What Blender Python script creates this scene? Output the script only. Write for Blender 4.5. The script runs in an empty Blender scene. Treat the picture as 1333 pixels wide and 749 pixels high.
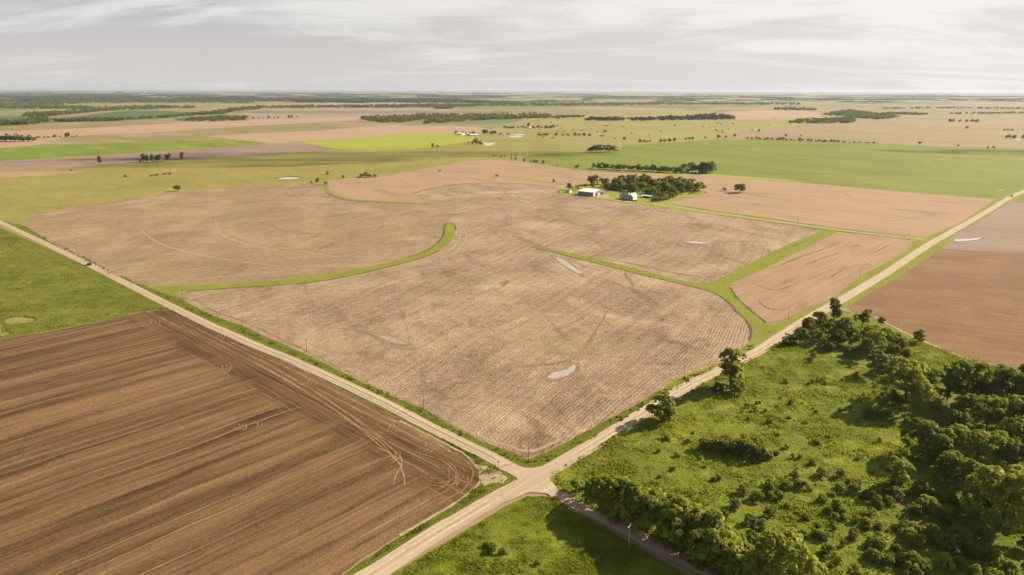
import bpy, math, random
import numpy as np
from mathutils import Vector, Matrix

random.seed(7)
RNG = np.random.default_rng(11)
S = bpy.context.scene
COL = S.collection
R = math.radians

# ------------------------------------------------------------------ camera
IW, IH = 1333.0, 749.0
F = 912.0
CAMH = 120.0
PITCH = math.atan(258.8 / F)
ROLL = -math.atan(4.0 / 1333.0)
cam_d = bpy.data.cameras.new('camera')
cam_d.sensor_width = 36.0
cam_d.lens = F / IW * 36.0
cam_d.clip_start = 1.0
cam_d.clip_end = 120000.0
cam = bpy.data.objects.new('camera', cam_d)
COL.objects.link(cam)
ROT = Matrix.Rotation(math.pi / 2 - PITCH, 4, 'X') @ Matrix.Rotation(-ROLL, 4, 'Z')
cam.matrix_world = Matrix.Translation((0, 0, CAMH)) @ ROT
S.camera = cam
R3 = ROT.to_3x3()
R3I = R3.inverted()


def P(x, y):
    """a point of the photograph set down on the flat land"""
    d = R3 @ Vector((x - IW / 2, IH / 2 - y, -F))
    t = -CAMH / d.z
    return Vector((d.x * t, d.y * t, 0.0))


def project(p):
    v = R3I @ (Vector(p) - Vector((0, 0, CAMH)))
    return (IW / 2 + F * v.x / -v.z, IH / 2 - F * v.y / -v.z)


def height_for(p, px):
    """real height of something that stands at p and shows px pixels tall"""
    y0 = project(p)[1]
    h = 10.0
    for _ in range(4):
        d = y0 - project(p + Vector((0, 0, h)))[1]
        h *= px / d
    return h


def width_for(p, px):
    x0 = project(p)[0]
    return px * 10.0 / (project(p + Vector((10.0, 0, 0)))[0] - x0)


def heading(a, b):
    d = P(*b) - P(*a)
    return math.atan2(d.y, d.x)


ANG_B = heading((690, 628), (1210, 317))     # the road running away up the picture
ANG_A = heading((670, 610), (60, 317))       # the road running off to the west
ROW = R(60.6)                                # stubble rows

# ------------------------------------------------------------------ properties
def tag(o, label=None, cat=None, group=None, kind=None):
    if label: o['label'] = label
    if cat: o['category'] = cat
    if group: o['group'] = group
    if kind: o['kind'] = kind
    return o


def empty(name, loc, rz=0.0, sc=(1, 1, 1)):
    o = bpy.data.objects.new(name, None)
    o.location = loc
    o.rotation_euler = (0, 0, rz)
    o.scale = sc
    o.empty_display_size = 0.5
    COL.objects.link(o)
    return o


def link(name, me, parent=None, loc=(0, 0, 0), rz=0.0, sc=(1, 1, 1)):
    o = bpy.data.objects.new(name, me)
    o.location = loc
    o.rotation_euler = (0, 0, rz)
    o.scale = sc
    COL.objects.link(o)
    if parent: o.parent = parent
    return o


def mesh_from(name, verts, faces, mats, fm=None, smooth=False):
    me = bpy.data.meshes.new(name)
    me.from_pydata([tuple(v) for v in verts], [], faces)
    for m in (mats if isinstance(mats, (list, tuple)) else [mats]):
        me.materials.append(m)
    if fm is not None:
        me.polygons.foreach_set('material_index', np.asarray(fm, dtype=np.int32))
    if smooth:
        me.polygons.foreach_set('use_smooth', np.ones(len(me.polygons), dtype=bool))
    me.update()
    return me


def mesh_np(name, verts, k, mats, fm=None):
    """verts (n*k,3): every k consecutive points are one loose face"""
    n = len(verts) // k
    me = bpy.data.meshes.new(name)
    me.vertices.add(len(verts))
    me.vertices.foreach_set('co', np.asarray(verts, dtype=np.float32).ravel())
    me.loops.add(n * k)
    me.loops.foreach_set('vertex_index', np.arange(n * k, dtype=np.int32))
    me.polygons.add(n)
    me.polygons.foreach_set('loop_start', np.arange(0, n * k, k, dtype=np.int32))
    try:
        me.polygons.foreach_set('loop_total', np.full(n, k, dtype=np.int32))
    except Exception:
        pass
    for m in (mats if isinstance(mats, (list, tuple)) else [mats]):
        me.materials.append(m)
    if fm is not None:
        me.polygons.foreach_set('material_index', np.asarray(fm, dtype=np.int32))
    me.update(calc_edges=True)
    return me


# ------------------------------------------------------------------ materials
class NT:
    def __init__(self, name):
        self.m = bpy.data.materials.new(name)
        self.m.use_nodes = True
        self.t = self.m.node_tree
        self.t.nodes.clear()
        self._co = None

    def n(self, typ, **kw):
        nd = self.t.nodes.new(typ)
        for k, v in kw.items():
            setattr(nd, k, v)
        return nd

    def put(self, sock, v):
        if isinstance(v, bpy.types.NodeSocket):
            self.t.links.new(v, sock)
        elif isinstance(v, (tuple, list)) and len(v) == 3 and sock.type == 'RGBA':
            sock.default_value = (v[0], v[1], v[2], 1)
        else:
            sock.default_value = v

    def co(self):
        if self._co is None:
            self._co = self.n('ShaderNodeTexCoord').outputs['Object']
        return self._co

    def vec(self, ang, su, sv, co=None):
        mp = self.n('ShaderNodeMapping', vector_type='TEXTURE')
        self.put(mp.inputs['Vector'], co or self.co())
        mp.inputs['Rotation'].default_value = (0, 0, ang)
        mp.inputs['Scale'].default_value = (su, sv, 1)
        return mp.outputs[0]

    def noise(self, vec=None, scale=1.0, detail=3.0, rough=0.6, dist=0.0, lo=0.35, hi=0.65):
        nd = self.n('ShaderNodeTexNoise')
        self.put(nd.inputs['Vector'], vec or self.co())
        nd.inputs['Scale'].default_value = scale
        nd.inputs['Detail'].default_value = detail
        nd.inputs['Roughness'].default_value = rough
        nd.inputs['Distortion'].default_value = dist
        if lo is None:
            return nd.outputs['Fac']
        return self.remap(nd.outputs['Fac'], lo, hi)

    def remap(self, v, lo, hi, a=0.0, b=1.0, smooth=False):
        mr = self.n('ShaderNodeMapRange', clamp=True)
        if smooth: mr.interpolation_type = 'SMOOTHSTEP'
        self.put(mr.inputs[0], v)
        for i, x in enumerate((lo, hi, a, b)):
            mr.inputs[i + 1].default_value = x
        return mr.outputs[0]

    def math(self, op, a, b=0.0, clamp=False):
        nd = self.n('ShaderNodeMath', operation=op, use_clamp=clamp)
        self.put(nd.inputs[0], a)
        self.put(nd.inputs[1], b)
        return nd.outputs[0]

    def mix(self, f, a, b, mode='MIX'):
        nd = self.n('ShaderNodeMix', data_type='RGBA', blend_type=mode)
        self.put(nd.inputs['Factor'], f)
        self.put(nd.inputs[6], a)
        self.put(nd.inputs[7], b)
        return nd.outputs[2]

    def done(self, color, rough=0.9, bump=None, bdist=0.3, bstr=0.5, spec=0.1, metal=0.0):
        b = self.n('ShaderNodeBsdfPrincipled')
        self.put(b.inputs['Base Color'], color)
        self.put(b.inputs['Roughness'], rough)
        b.inputs['Specular IOR Level'].default_value = spec
        b.inputs['Metallic'].default_value = metal
        if bump is not None:
            bp = self.n('ShaderNodeBump')
            bp.inputs['Strength'].default_value = bstr
            bp.inputs['Distance'].default_value = bdist
            self.put(bp.inputs['Height'], bump)
            self.put(b.inputs['Normal'], bp.outputs[0])
        o = self.n('ShaderNodeOutputMaterial')
        self.put(o.inputs['Surface'], b.outputs[0])
        return self.m


def wsum(t, terms):
    r = None
    for w, s in terms:
        x = t.math('MULTIPLY', s, w)
        r = x if r is None else t.math('ADD', r, x)
    return t.remap(r, 0.0, 1.0)


def plain(name, c, rough=0.6, var=0.12, scale=1.5, spec=0.3, metal=0.0):
    t = NT(name)
    f = t.noise(scale=scale, detail=3)
    d = tuple(x * (1 - var) for x in c)
    l = tuple(min(1, x * (1 + var)) for x in c)
    return t.done(t.mix(f, d, l), rough, spec=spec, metal=metal)


def field(name, A, B, ang, su=60.0, sv=3.0, w=(0.35, 0.4, 0.25), big=90.0, grain=1.6, C=None, cs=120.0, cl=(0.52, 0.68), bump=0.0, dist=0.0):
    """worked land: broad patches, streaks along the working direction and fine grain"""
    t = NT(name)
    lg = t.noise(scale=1.0 / big, detail=4, lo=0.36, hi=0.64)
    st = t.noise(t.vec(ang, su, sv), detail=4, rough=0.65, dist=dist)
    gr = t.noise(scale=1.0 / grain, detail=3, rough=0.7)
    col = t.mix(wsum(t, ((w[0], lg), (w[1], st), (w[2], gr))), A, B)
    if C:
        pc = t.noise(t.vec(ang, cs * 1.6, cs * 0.6), detail=5, lo=cl[0], hi=cl[1])
        col = t.mix(pc, col, C)
    if bump:
        return t.done(col, 0.95, bump=t.math('ADD', st, gr), bdist=bump, bstr=0.7)
    return t.done(col, 0.95)


def grass_mat(name, A, B, C, big=45.0, mid=7.0, fine=0.9, ang=0.0, bump=0.35, D=None):
    t = NT(name)
    lg = t.noise(scale=1.0 / big, detail=5, rough=0.6)
    md = t.noise(t.vec(ang, mid * 1.8, mid), detail=4, rough=0.65, dist=0.4)
    fn = t.noise(scale=1.0 / fine, detail=4, rough=0.75)
    col = t.mix(wsum(t, ((0.45, lg), (0.3, md), (0.25, fn))), A, B)
    tuft = t.noise(scale=1.0 / (mid * 0.45), detail=5, rough=0.7, lo=0.55, hi=0.7)
    col = t.mix(t.math('MULTIPLY', tuft, 0.75), col, C)
    if D:
        pale = t.noise(t.vec(ang, big * 0.8, big * 0.35), detail=6, rough=0.68, dist=0.8, lo=0.53, hi=0.68)
        col = t.mix(t.math('MULTIPLY', pale, 0.7), col, D)
    return t.done(col, 0.95, bump=t.math('ADD', fn, md), bdist=bump, bstr=0.8)


def stubble(name, A, B, ang, pitch=1.55):
    t = NT(name)
    wc = t.n('ShaderNodeTexNoise'); t.put(wc.inputs['Vector'], t.co()); wc.inputs['Scale'].default_value = 1 / 170.0; wc.inputs['Detail'].default_value = 1.0
    wa = t.n('ShaderNodeVectorMath', operation='MULTIPLY_ADD')
    t.put(wa.inputs[0], wc.outputs['Color']); wa.inputs[1].default_value = (36, 36, 0); t.put(wa.inputs[2], t.co())
    t._co = wa.outputs[0]
    rv = t.vec(ang, 1.0, 1.0)
    sp = t.n('ShaderNodeSeparateXYZ'); t.put(sp.inputs[0], rv)
    wob = t.noise(t.vec(ang, 30.0, 9.0), detail=3, rough=0.6, lo=None)
    ph = t.math('ADD', t.math('MULTIPLY', sp.outputs['Y'], 2 * math.pi / pitch), t.math('MULTIPLY', wob, 9.0))
    rows = t.remap(t.math('SINE', ph), -0.75, 0.75)
    brk = t.noise(t.vec(ang, 5.5, 1.2), detail=4, rough=0.7, lo=0.38, hi=0.62)
    rows = t.math('MULTIPLY', rows, t.remap(brk, 0.0, 1.0, 0.35, 1.0))
    pass_ = t.noise(t.vec(ang, 90.0, 4.0), detail=4, rough=0.6, lo=0.36, hi=0.64)
    gr = t.noise(t.vec(ang, 1.7, 0.8), detail=4, rough=0.8, lo=0.36, hi=0.64)
    cl = t.noise(scale=1 / 4.5, detail=4, rough=0.7, lo=0.36, hi=0.64)
    lg = t.noise(scale=1 / 55.0, detail=5, rough=0.62, dist=0.6)
    cn = t.noise(scale=1 / 210.0, detail=2, rough=0.4, lo=None)
    cont = t.remap(t.math('SINE', t.math('MULTIPLY', cn, 60.0)), -0.2, 1.0)
    cont = t.math('MULTIPLY', cont, t.noise(scale=1 / 90.0, detail=3, lo=0.45, hi=0.62))
    f = wsum(t, ((0.16, rows), (0.13, pass_), (0.30, gr), (0.17, cl), (0.20, lg), (0.17, cont)))
    f = t.remap(f, 0.16, 0.86)
    col = t.mix(f, A, B) if False else t.mix(f, B, A)
    # strips where bare damp soil or green regrowth shows
    dark = t.noise(t.vec(ang + 0.9, 60.0, 20.0), detail=6, rough=0.65, dist=1.2, lo=0.55, hi=0.72)
    col = t.mix(t.math('MULTIPLY', dark, 0.72), col, (B[0] * 1.05, B[1] * 0.95, B[2] * 0.9))
    grn = t.noise(scale=1 / 120.0, detail=6, rough=0.68, lo=0.5, hi=0.7)
    col = t.mix(t.math('MULTIPLY', grn, 0.42), col, (0.285, 0.245, 0.085))
    return t.done(col, 0.95, bump=t.math('ADD', rows, gr), bdist=0.22, bstr=0.7)


def plowed(name, ang, ang2, edge):
    """harrowed soil: long wavering stripes, and a headland worked along the road (edge: a point on its side)"""
    t = NT(name)

    def stripes(ang):
        wv = t.noise(t.vec(ang, 34.0, 16.0), detail=4, rough=0.6, lo=None)
        sp = t.n('ShaderNodeSeparateXYZ'); t.put(sp.inputs[0], t.vec(ang, 1.0, 1.0))
        yy = t.math('ADD', sp.outputs['Y'], t.math('MULTIPLY', wv, 3.6))

        def band(su, sv, detail, lo, hi, rough=0.55):
            cb = t.n('ShaderNodeCombineXYZ')
            t.put(cb.inputs[0], t.math('DIVIDE', sp.outputs['X'], su))
            t.put(cb.inputs[1], t.math('DIVIDE', yy, sv))
            return t.noise(cb.outputs[0], detail=detail, rough=rough, lo=lo, hi=hi)
        s0 = band(260.0, 19.0, 3, 0.38, 0.62)
        s1 = band(140.0, 6.5, 3, 0.41, 0.59)
        s2 = band(70.0, 1.7, 3, 0.37, 0.63, 0.65)
        thin = band(300.0, 1.2, 2, 0.58, 0.67)
        return sp.outputs['Y'], s0, s1, s2, thin
    yb, s0, s1, s2, thin = stripes(ang)
    ya, h0, h1, h2, hthin = stripes(ang2)
    wig = t.noise(t.vec(ang, 30.0, 7.0), detail=4, rough=0.65, lo=None)
    y_edge = -math.sin(ang2) * edge.x + math.cos(ang2) * edge.y
    dist = t.math('ABSOLUTE', t.math('SUBTRACT', ya, y_edge))
    dist = t.math('ADD', dist, t.math('MULTIPLY', t.math('SUBTRACT', wig, 0.5), 34.0))
    hm = t.remap(dist, 17.0, 30.0, 1.0, 0.0, smooth=True)
    cl = t.noise(t.vec(ang, 9.0, 3.0), detail=5, rough=0.7, lo=0.36, hi=0.64)
    gr = t.noise(t.vec(ang, 1.6, 0.9), detail=4, rough=0.8, lo=0.36, hi=0.64)
    lg = t.noise(scale=1 / 40.0, detail=4, rough=0.6, dist=0.8)
    f = wsum(t, ((0.22, s0), (0.36, s1), (0.16, s2), (0.14, cl), (0.12, gr)))
    fh = wsum(t, ((0.10, h0), (0.22, h1), (0.30, h2), (0.16, lg), (0.14, gr)))
    mx = t.n('ShaderNodeMix', data_type='FLOAT')
    t.put(mx.inputs[0], hm); t.put(mx.inputs[2], t.remap(f, 0.16, 0.86)); t.put(mx.inputs[3], t.remap(fh, 0.15, 1.05))
    col = t.mix(mx.outputs[0], (0.064, 0.031, 0.013), (0.240, 0.142, 0.070))
    th = t.n('ShaderNodeMix', data_type='FLOAT')
    t.put(th.inputs[0], hm); t.put(th.inputs[2], thin); t.put(th.inputs[3], hthin)
    tb = t.math('MULTIPLY', th.outputs[0], t.noise(t.vec(ang, 60.0, 12.0), detail=3, lo=0.38, hi=0.6))
    col = t.mix(t.math('MULTIPLY', tb, 0.85), col, (0.33, 0.210, 0.108))
    return t.done(col, 0.95, bump=t.math('ADD', s2, gr), bdist=0.2, bstr=0.7)


def road_mat(name, A, B, ang):
    t = NT(name)
    tr = t.noise(t.vec(ang, 60.0, 0.75), detail=3, rough=0.6)
    lg = t.noise(t.vec(ang, 30.0, 4.0), detail=4)
    gr = t.noise(scale=1 / 0.6, detail=3, rough=0.7)
    return t.done(t.mix(wsum(t, ((0.45, tr), (0.3, lg), (0.25, gr))), A, B), 0.95, bump=gr, bdist=0.06, bstr=0.5)


def leaf_mat(name, A, B, trans=0.35):
    t = NT(name)
    oi = t.n('ShaderNodeObjectInfo').outputs['Random']
    isl = t.n('ShaderNodeNewGeometry').outputs['Random Per Island']
    cl = t.noise(scale=7.0, detail=2)
    f = wsum(t, ((0.30, oi), (0.40, isl), (0.30, cl)))
    col = t.mix(f, A, B)
    d = t.n('ShaderNodeBsdfDiffuse'); t.put(d.inputs[0], col)
    tr = t.n('ShaderNodeBsdfTranslucent')
    t.put(tr.inputs[0], t.mix(0.5, col, (B[0] * 1.3, B[1] * 1.25, B[2] * 0.8)))
    g = t.n('ShaderNodeBsdfGlossy'); g.inputs['Roughness'].default_value = 0.55
    g.inputs[0].default_value = (0.5, 0.5, 0.4, 1)
    m1 = t.n('ShaderNodeMixShader'); m1.inputs[0].default_value = trans
    t.t.links.new(d.outputs[0], m1.inputs[1]); t.t.links.new(tr.outputs[0], m1.inputs[2])
    m2 = t.n('ShaderNodeMixShader'); m2.inputs[0].default_value = 0.03
    t.t.links.new(m1.outputs[0], m2.inputs[1]); t.t.links.new(g.outputs[0], m2.inputs[2])
    o = t.n('ShaderNodeOutputMaterial'); t.t.links.new(m2.outputs[0], o.inputs['Surface'])
    return t.m


MAT = {}
MAT['leaf'] = leaf_mat('leaf_green', (0.066, 0.092, 0.008), (0.285, 0.305, 0.026), 0.45)
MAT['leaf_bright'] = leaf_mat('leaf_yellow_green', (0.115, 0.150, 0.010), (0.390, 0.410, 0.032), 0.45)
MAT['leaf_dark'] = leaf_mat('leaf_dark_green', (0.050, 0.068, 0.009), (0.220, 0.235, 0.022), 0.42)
MAT['leaf_far'] = leaf_mat('leaf_far_green', (0.026, 0.036, 0.014), (0.075, 0.086, 0.028), 0.25)
MAT['leaf_olive'] = leaf_mat('leaf_olive', (0.105, 0.110, 0.030), (0.290, 0.280, 0.075), 0.42)
MAT['bark'] = plain('bark', (0.11, 0.085, 0.06), 0.9, 0.3, 6.0)
MAT['tuft'] = leaf_mat('grass_blades', (0.115, 0.155, 0.010), (0.340, 0.370, 0.042), 0.4)
MAT['weed'] = leaf_mat('ditch_weeds', (0.085, 0.118, 0.009), (0.250, 0.280, 0.028), 0.4)

# ------------------------------------------------------------------ sheets of land
LEVEL = 0.02
_cnt = [0]


def inside(pt, poly):
    x, y = pt
    c = False
    j = len(poly) - 1
    for i in range(len(poly)):
        xi, yi = poly[i]; xj, yj = poly[j]
        if (yi > y) != (yj > y) and x < (xj - xi) * (y - yi) / (yj - yi) + xi:
            c = not c
        j = i
    return c


def smooth_px(pts, n=4, closed=True):
    """rounds a hand-set outline; a point given with a third value stays a corner"""
    out = []
    m = len(pts)
    rng = range(m) if closed else range(m - 1)
    for i in rng:
        p1, p2 = pts[i], pts[(i + 1) % m]
        p0 = pts[i - 1] if (closed or i > 0) else p1
        p3 = pts[(i + 2) % m] if (closed or i + 2 < m) else p2
        if len(p1) > 2: p0 = p1
        if len(p2) > 2: p3 = p2
        for k in range(n):
            t = k / n
            q = []
            for a in (0, 1):
                m1 = (p2[a] - p0[a]) * 0.5
                m2 = (p3[a] - p1[a]) * 0.5
                q.append((2 * t**3 - 3 * t**2 + 1) * p1[a] + (t**3 - 2 * t**2 + t) * m1 + (-2 * t**3 + 3 * t**2) * p2[a] + (t**3 - t**2) * m2)
            out.append(tuple(q))
    if not closed: out.append(tuple(pts[-1][:2]))
    return out


def wobble(p, s, seed=0.0):
    from mathutils import noise as mn
    return mn.noise(Vector((p.x / s, p.y / s, seed)))


def sheet(name, px, mat, level, kind='structure', rag=0.5, rag_s=5.0, sm=0, label=None, cat=None):
    pts = smooth_px(px, sm) if sm else [p[:2] for p in px]
    w = [P(*p) for p in pts]
    out = []
    for a, b in zip(w, w[1:] + w[:1]):
        d = (b - a).length
        dist = min(a.length, b.length)
        st = max(2.0, dist / 90.0)
        k = max(1, min(220, int(d / st)))
        for i in range(k):
            out.append(a.lerp(b, i / k))
    if rag:
        cx = [Vector((q.x + rag * (wobble(q, rag_s, 3.1) + 0.6 * wobble(q, rag_s * 0.35, 1.3)),
                      q.y + rag * (wobble(q, rag_s, 8.7) + 0.6 * wobble(q, rag_s * 0.35, 6.3)), 0)) for q in out]
        out = cx
    _cnt[0] += 1
    z = level * LEVEL + (_cnt[0] % 23) * 0.0007
    me = mesh_from(name, [(q.x, q.y, z) for q in out], [list(range(len(out)))], mat)
    if me.polygons[0].normal.z < 0:
        me.flip_normals()
    o = link(name, me)
    tag(o, label, cat, None, kind)
    return o


def ribbon(name, px, width, mat, level, sm=6, rag=0.15, kind='structure', taper=False, off=0.0):
    """a strip of real width along a line"""
    pts = [P(*p) for p in (smooth_px(px, sm, False) if sm else px)]
    fine = []
    for a, b in zip(pts, pts[1:]):
        k = max(1, int((b - a).length / 4.0))
        k = min(k, 200)
        for i in range(k): fine.append(a.lerp(b, i / k))
    fine.append(pts[-1])
    V = []; Fc = []
    _cnt[0] += 1
    z = level * LEVEL + (_cnt[0] % 23) * 0.0007
    n = len(fine)
    for i, q in enumerate(fine):
        d = (fine[min(n - 1, i + 1)] - fine[max(0, i - 1)]).normalized()
        nn = Vector((-d.y, d.x, 0))
        wl = width * 0.5
        if taper: wl *= min(1.0, 0.15 + 3.0 * min(i, n - 1 - i) / n)
        q = q + nn * off
        l = q + nn * (wl + rag * wobble(q, 3.0, 2.2))
        r = q - nn * (wl + rag * wobble(q, 3.0, 7.7))
        V += [(l.x, l.y, z), (r.x, r.y, z)]
        if i: Fc.append((2 * i - 2, 2 * i - 1, 2 * i + 1, 2 * i))
    me = mesh_from(name, V, Fc, mat)
    if me.polygons[0].normal.z < 0: me.flip_normals()
    return tag(link(name, me), None, None, None, kind)


# base ground: rings out to the horizon, a patchwork of far fields on the section grid
def far_mat():
    t = NT('far_fields')
    v = t.vec(ANG_B, 520.0, 760.0)
    warp = t.noise(scale=1 / 900.0, detail=3, lo=None)
    fl = t.n('ShaderNodeVectorMath', operation='FLOOR'); t.put(fl.inputs[0], v)
    wn = t.n('ShaderNodeTexWhiteNoise', noise_dimensions='2D'); t.put(wn.inputs['Vector'], fl.outputs[0])
    cr = t.n('ShaderNodeValToRGB'); cr.color_ramp.interpolation = 'CONSTANT'
    pal = [(0.0, (0.21, 0.195, 0.075)), (0.16, (0.29, 0.205, 0.125)), (0.30, (0.135, 0.150, 0.050)), (0.44, (0.33, 0.265, 0.145)), (0.56, (0.100, 0.135, 0.034)),
           (0.66, (0.24, 0.205, 0.095)), (0.78, (0.31, 0.220, 0.140)), (0.88, (0.15, 0.160, 0.062)), (0.95, (0.31, 0.270, 0.130))]
    els = cr.color_ramp.elements
    while len(els) < len(pal): els.new(0.5)
    for e, (p, c) in zip(els, pal):
        e.position = p; e.color = (*c, 1)
    t.put(cr.inputs[0], wn.outputs['Value'])
    patch = t.noise(scale=1 / 1300.0, detail=5, rough=0.6, lo=0.44, hi=0.6)
    past = t.mix(t.noise(scale=1 / 260.0, detail=5), (0.19, 0.175, 0.065), (0.31, 0.265, 0.115))
    col = t.mix(patch, cr.outputs[0], past)
    fine = t.noise(scale=1 / 60.0, detail=5, rough=0.65)
    col = t.mix(t.math('MULTIPLY', fine, 0.3), col, (0.15, 0.14, 0.055))
    scrub = t.noise(scale=1 / 130.0, detail=6, rough=0.75, lo=0.55, hi=0.62)
    zone = t.noise(scale=1 / 2600.0, detail=3, lo=0.42, hi=0.58)
    col = t.mix(t.math('MULTIPLY', t.math('MULTIPLY', scrub, zone), 0.8), col, (0.055, 0.066, 0.024))
    return t.done(col, 0.95)


def make_ground():
    rings = [0, 150, 400, 900, 1800, 3500, 7000, 14000, 25000, 41000]
    n = 96
    V = [(0, 0, 0)]; Fc = []
    for r in rings[1:]:
        for i in range(n):
            a = 2 * math.pi * i / n
            V.append((r * math.cos(a), r * math.sin(a), 0))
    for i in range(n): Fc.append((0, 1 + i, 1 + (i + 1) % n))
    for k in range(len(rings) - 2):
        b0 = 1 + k * n; b1 = b0 + n
        for i in range(n):
            j = (i + 1) % n
            Fc.append((b0 + i, b1 + i, b1 + j, b0 + j))
    tag(link('ground', mesh_from('ground', V, Fc, far_mat())), kind='structure')


make_ground()

# --- colours of the land
PINK1, PINK2 = (0.370, 0.245, 0.150), (0.290, 0.188, 0.110)
m_pink = field('bare_pink_soil', PINK1, PINK2, ANG_A, 90, 4.0, (0.35, 0.45, 0.2), 80, 1.6, C=(0.23, 0.155, 0.094), cs=60, cl=(0.54, 0.72))
m_pink_b = field('bare_pink_soil_two', PINK1, (0.245, 0.150, 0.086), ANG_B, 60, 2.2, (0.3, 0.5, 0.2), 60, 1.4, C=(0.175, 0.105, 0.06), cs=34, cl=(0.56, 0.72))
m_pinkfar = field('bare_pink_soil_far', (0.39, 0.262, 0.168), (0.32, 0.213, 0.134), ANG_A, 300, 30, (0.4, 0.5, 0.1), 300, 8)
m_mauve = field('mauve_soil', (0.30, 0.215, 0.160), (0.195, 0.132, 0.096), ANG_A, 140, 7, (0.45, 0.45, 0.1), 110, 3)
m_mauvefar = field('mauve_soil_far', (0.33, 0.245, 0.183), (0.255, 0.187, 0.140), ANG_A, 300, 40, (0.45, 0.45, 0.1), 300, 8)
m_brown = field('brown_soil_east', (0.285, 0.160, 0.082), (0.130, 0.064, 0.030), R(-20), 26, 3.0, (0.3, 0.3, 0.4), 45, 1.3, C=(0.235, 0.158, 0.066), cs=30, cl=(0.52, 0.75), bump=0.2)
m_grn = field('green_crop', (0.180, 0.206, 0.024), (0.120, 0.148, 0.016), ANG_A, 160, 14, (0.5, 0.4, 0.1), 170, 3, C=(0.215, 0.228, 0.042), cs=150, cl=(0.5, 0.75))
m_grn_l = field('green_crop_two', (0.180, 0.218, 0.026), (0.112, 0.152, 0.016), ANG_A, 160, 14, (0.5, 0.4, 0.1), 120, 3, C=(0.25, 0.245, 0.05), cs=100, cl=(0.52, 0.72))
m_lime = field('lime_crop', (0.300, 0.320, 0.045), (0.235, 0.262, 0.032), ANG_A, 160, 14, (0.5, 0.4, 0.1), 150, 4)
m_dkgrn = field('dark_green_crop', (0.090, 0.122, 0.036), (0.064, 0.096, 0.028), ANG_A, 200, 20, (0.5, 0.4, 0.1), 300, 6)
m_olive = field('olive_stubble', (0.25, 0.200, 0.088), (0.18, 0.150, 0.060), ANG_A, 200, 20, (0.5, 0.4, 0.1), 200, 5, C=(0.30, 0.21, 0.13), cs=200, cl=(0.5, 0.65))
m_past = grass_mat('dry_pasture', (0.300, 0.258, 0.070), (0.190, 0.178, 0.040), (0.140, 0.128, 0.032), big=110, mid=22, fine=3.0, ang=ANG_A)
m_past_far = grass_mat('dry_pasture_far', (0.305, 0.262, 0.090), (0.205, 0.186, 0.052), (0.150, 0.132, 0.045), big=260, mid=50, fine=8.0, ang=ANG_A)
m_tan = field('tan_range', (0.315, 0.230, 0.125), (0.225, 0.170, 0.082), ANG_A, 400, 40, (0.4, 0.5, 0.1), 260, 8, C=(0.205, 0.175, 0.062), cs=260, cl=(0.48, 0.66))
m_mead = grass_mat('meadow', (0.190, 0.200, 0.024), (0.092, 0.112, 0.010), (0.056, 0.068, 0.008), big=42, mid=7, fine=1.0, ang=R(15), D=(0.255, 0.245, 0.045))
m_rough = grass_mat('rough_pasture', (0.210, 0.235, 0.020), (0.112, 0.140, 0.010), (0.250, 0.215, 0.065), big=38, mid=5.0, fine=0.8, ang=R(30), D=(0.310, 0.305, 0.050))
m_verge = grass_mat('verge_grass', (0.175, 0.192, 0.020), (0.100, 0.120, 0.012), (0.070, 0.082, 0.010), big=20, mid=3.0, fine=0.6)
m_way = grass_mat('waterway_grass', (0.255, 0.262, 0.028), (0.178, 0.200, 0.020), (0.115, 0.135, 0.018), big=24, mid=4.5, fine=0.9)
m_lawn = grass_mat('lawn', (0.300, 0.305, 0.040), (0.215, 0.232, 0.028), (0.15, 0.17, 0.025), big=26, mid=5, fine=1.0)
m_straw = plain('dead_straw', (0.34, 0.255, 0.145), 0.95, 0.25, 0.7)
m_stub = stubble('maize_stubble', (0.520, 0.378, 0.248), (0.125, 0.076, 0.046), ROW)
m_stub2 = stubble('maize_stubble_west', (0.440, 0.316, 0.196), (0.160, 0.103, 0.060), R(28))
m_plow = plowed('harrowed_soil', ANG_B, ANG_A, P(509.6, 541))
m_roadb = road_mat('gravel_road', (0.50, 0.392, 0.28), (0.32, 0.238, 0.160), ANG_B)
m_roada = road_mat('gravel_road_west', (0.49, 0.38, 0.268), (0.31, 0.228, 0.152), ANG_A)
m_lane = road_mat('dirt_lane', (0.52, 0.375, 0.255), (0.36, 0.245, 0.16), heading((705, 632), (917, 743)))
def broken(name, c, under, grain=1.3, lo=0.42, hi=0.58):
    """a worn line that shows only in places"""
    t = NT(name)
    f = t.noise(scale=1.0 / grain, detail=4, rough=0.7, lo=lo, hi=hi)
    g = t.noise(scale=1.0 / 25.0, detail=3, lo=0.4, hi=0.6)
    return t.done(t.mix(t.math('MULTIPLY', f, t.remap(g, 0, 1, 0.35, 1.0)), under, c), 0.95)


m_track = broken('wheel_track_soil', (0.330, 0.205, 0.105), (0.150, 0.082, 0.036), 1.3, 0.36, 0.54)
m_trackd = broken('dark_track_soil', (0.150, 0.095, 0.055), (0.27, 0.185, 0.112), 1.6, 0.36, 0.56)
m_trackp = broken('pale_track_straw', (0.40, 0.292, 0.186), (0.30, 0.208, 0.128))
m_edge = plain('dark_furrow_soil', (0.085, 0.055, 0.03), 0.95, 0.35, 0.7)
m_bare = plain('bare_red_earth', (0.19, 0.095, 0.06), 0.95, 0.4, 0.5)


def water_mat(name, c, rough=0.12):
    t = NT(name)
    f = t.noise(scale=0.3, detail=3)
    b = t.n('ShaderNodeBsdfPrincipled')
    t.put(b.inputs['Base Color'], t.mix(f, c, tuple(x * 0.85 for x in c)))
    b.inputs['Roughness'].default_value = rough
    b.inputs['Specular IOR Level'].default_value = 0.9
    b.inputs['IOR'].default_value = 1.6
    o = t.n('ShaderNodeOutputMaterial'); t.put(o.inputs['Surface'], b.outputs[0])
    return t.m


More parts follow.
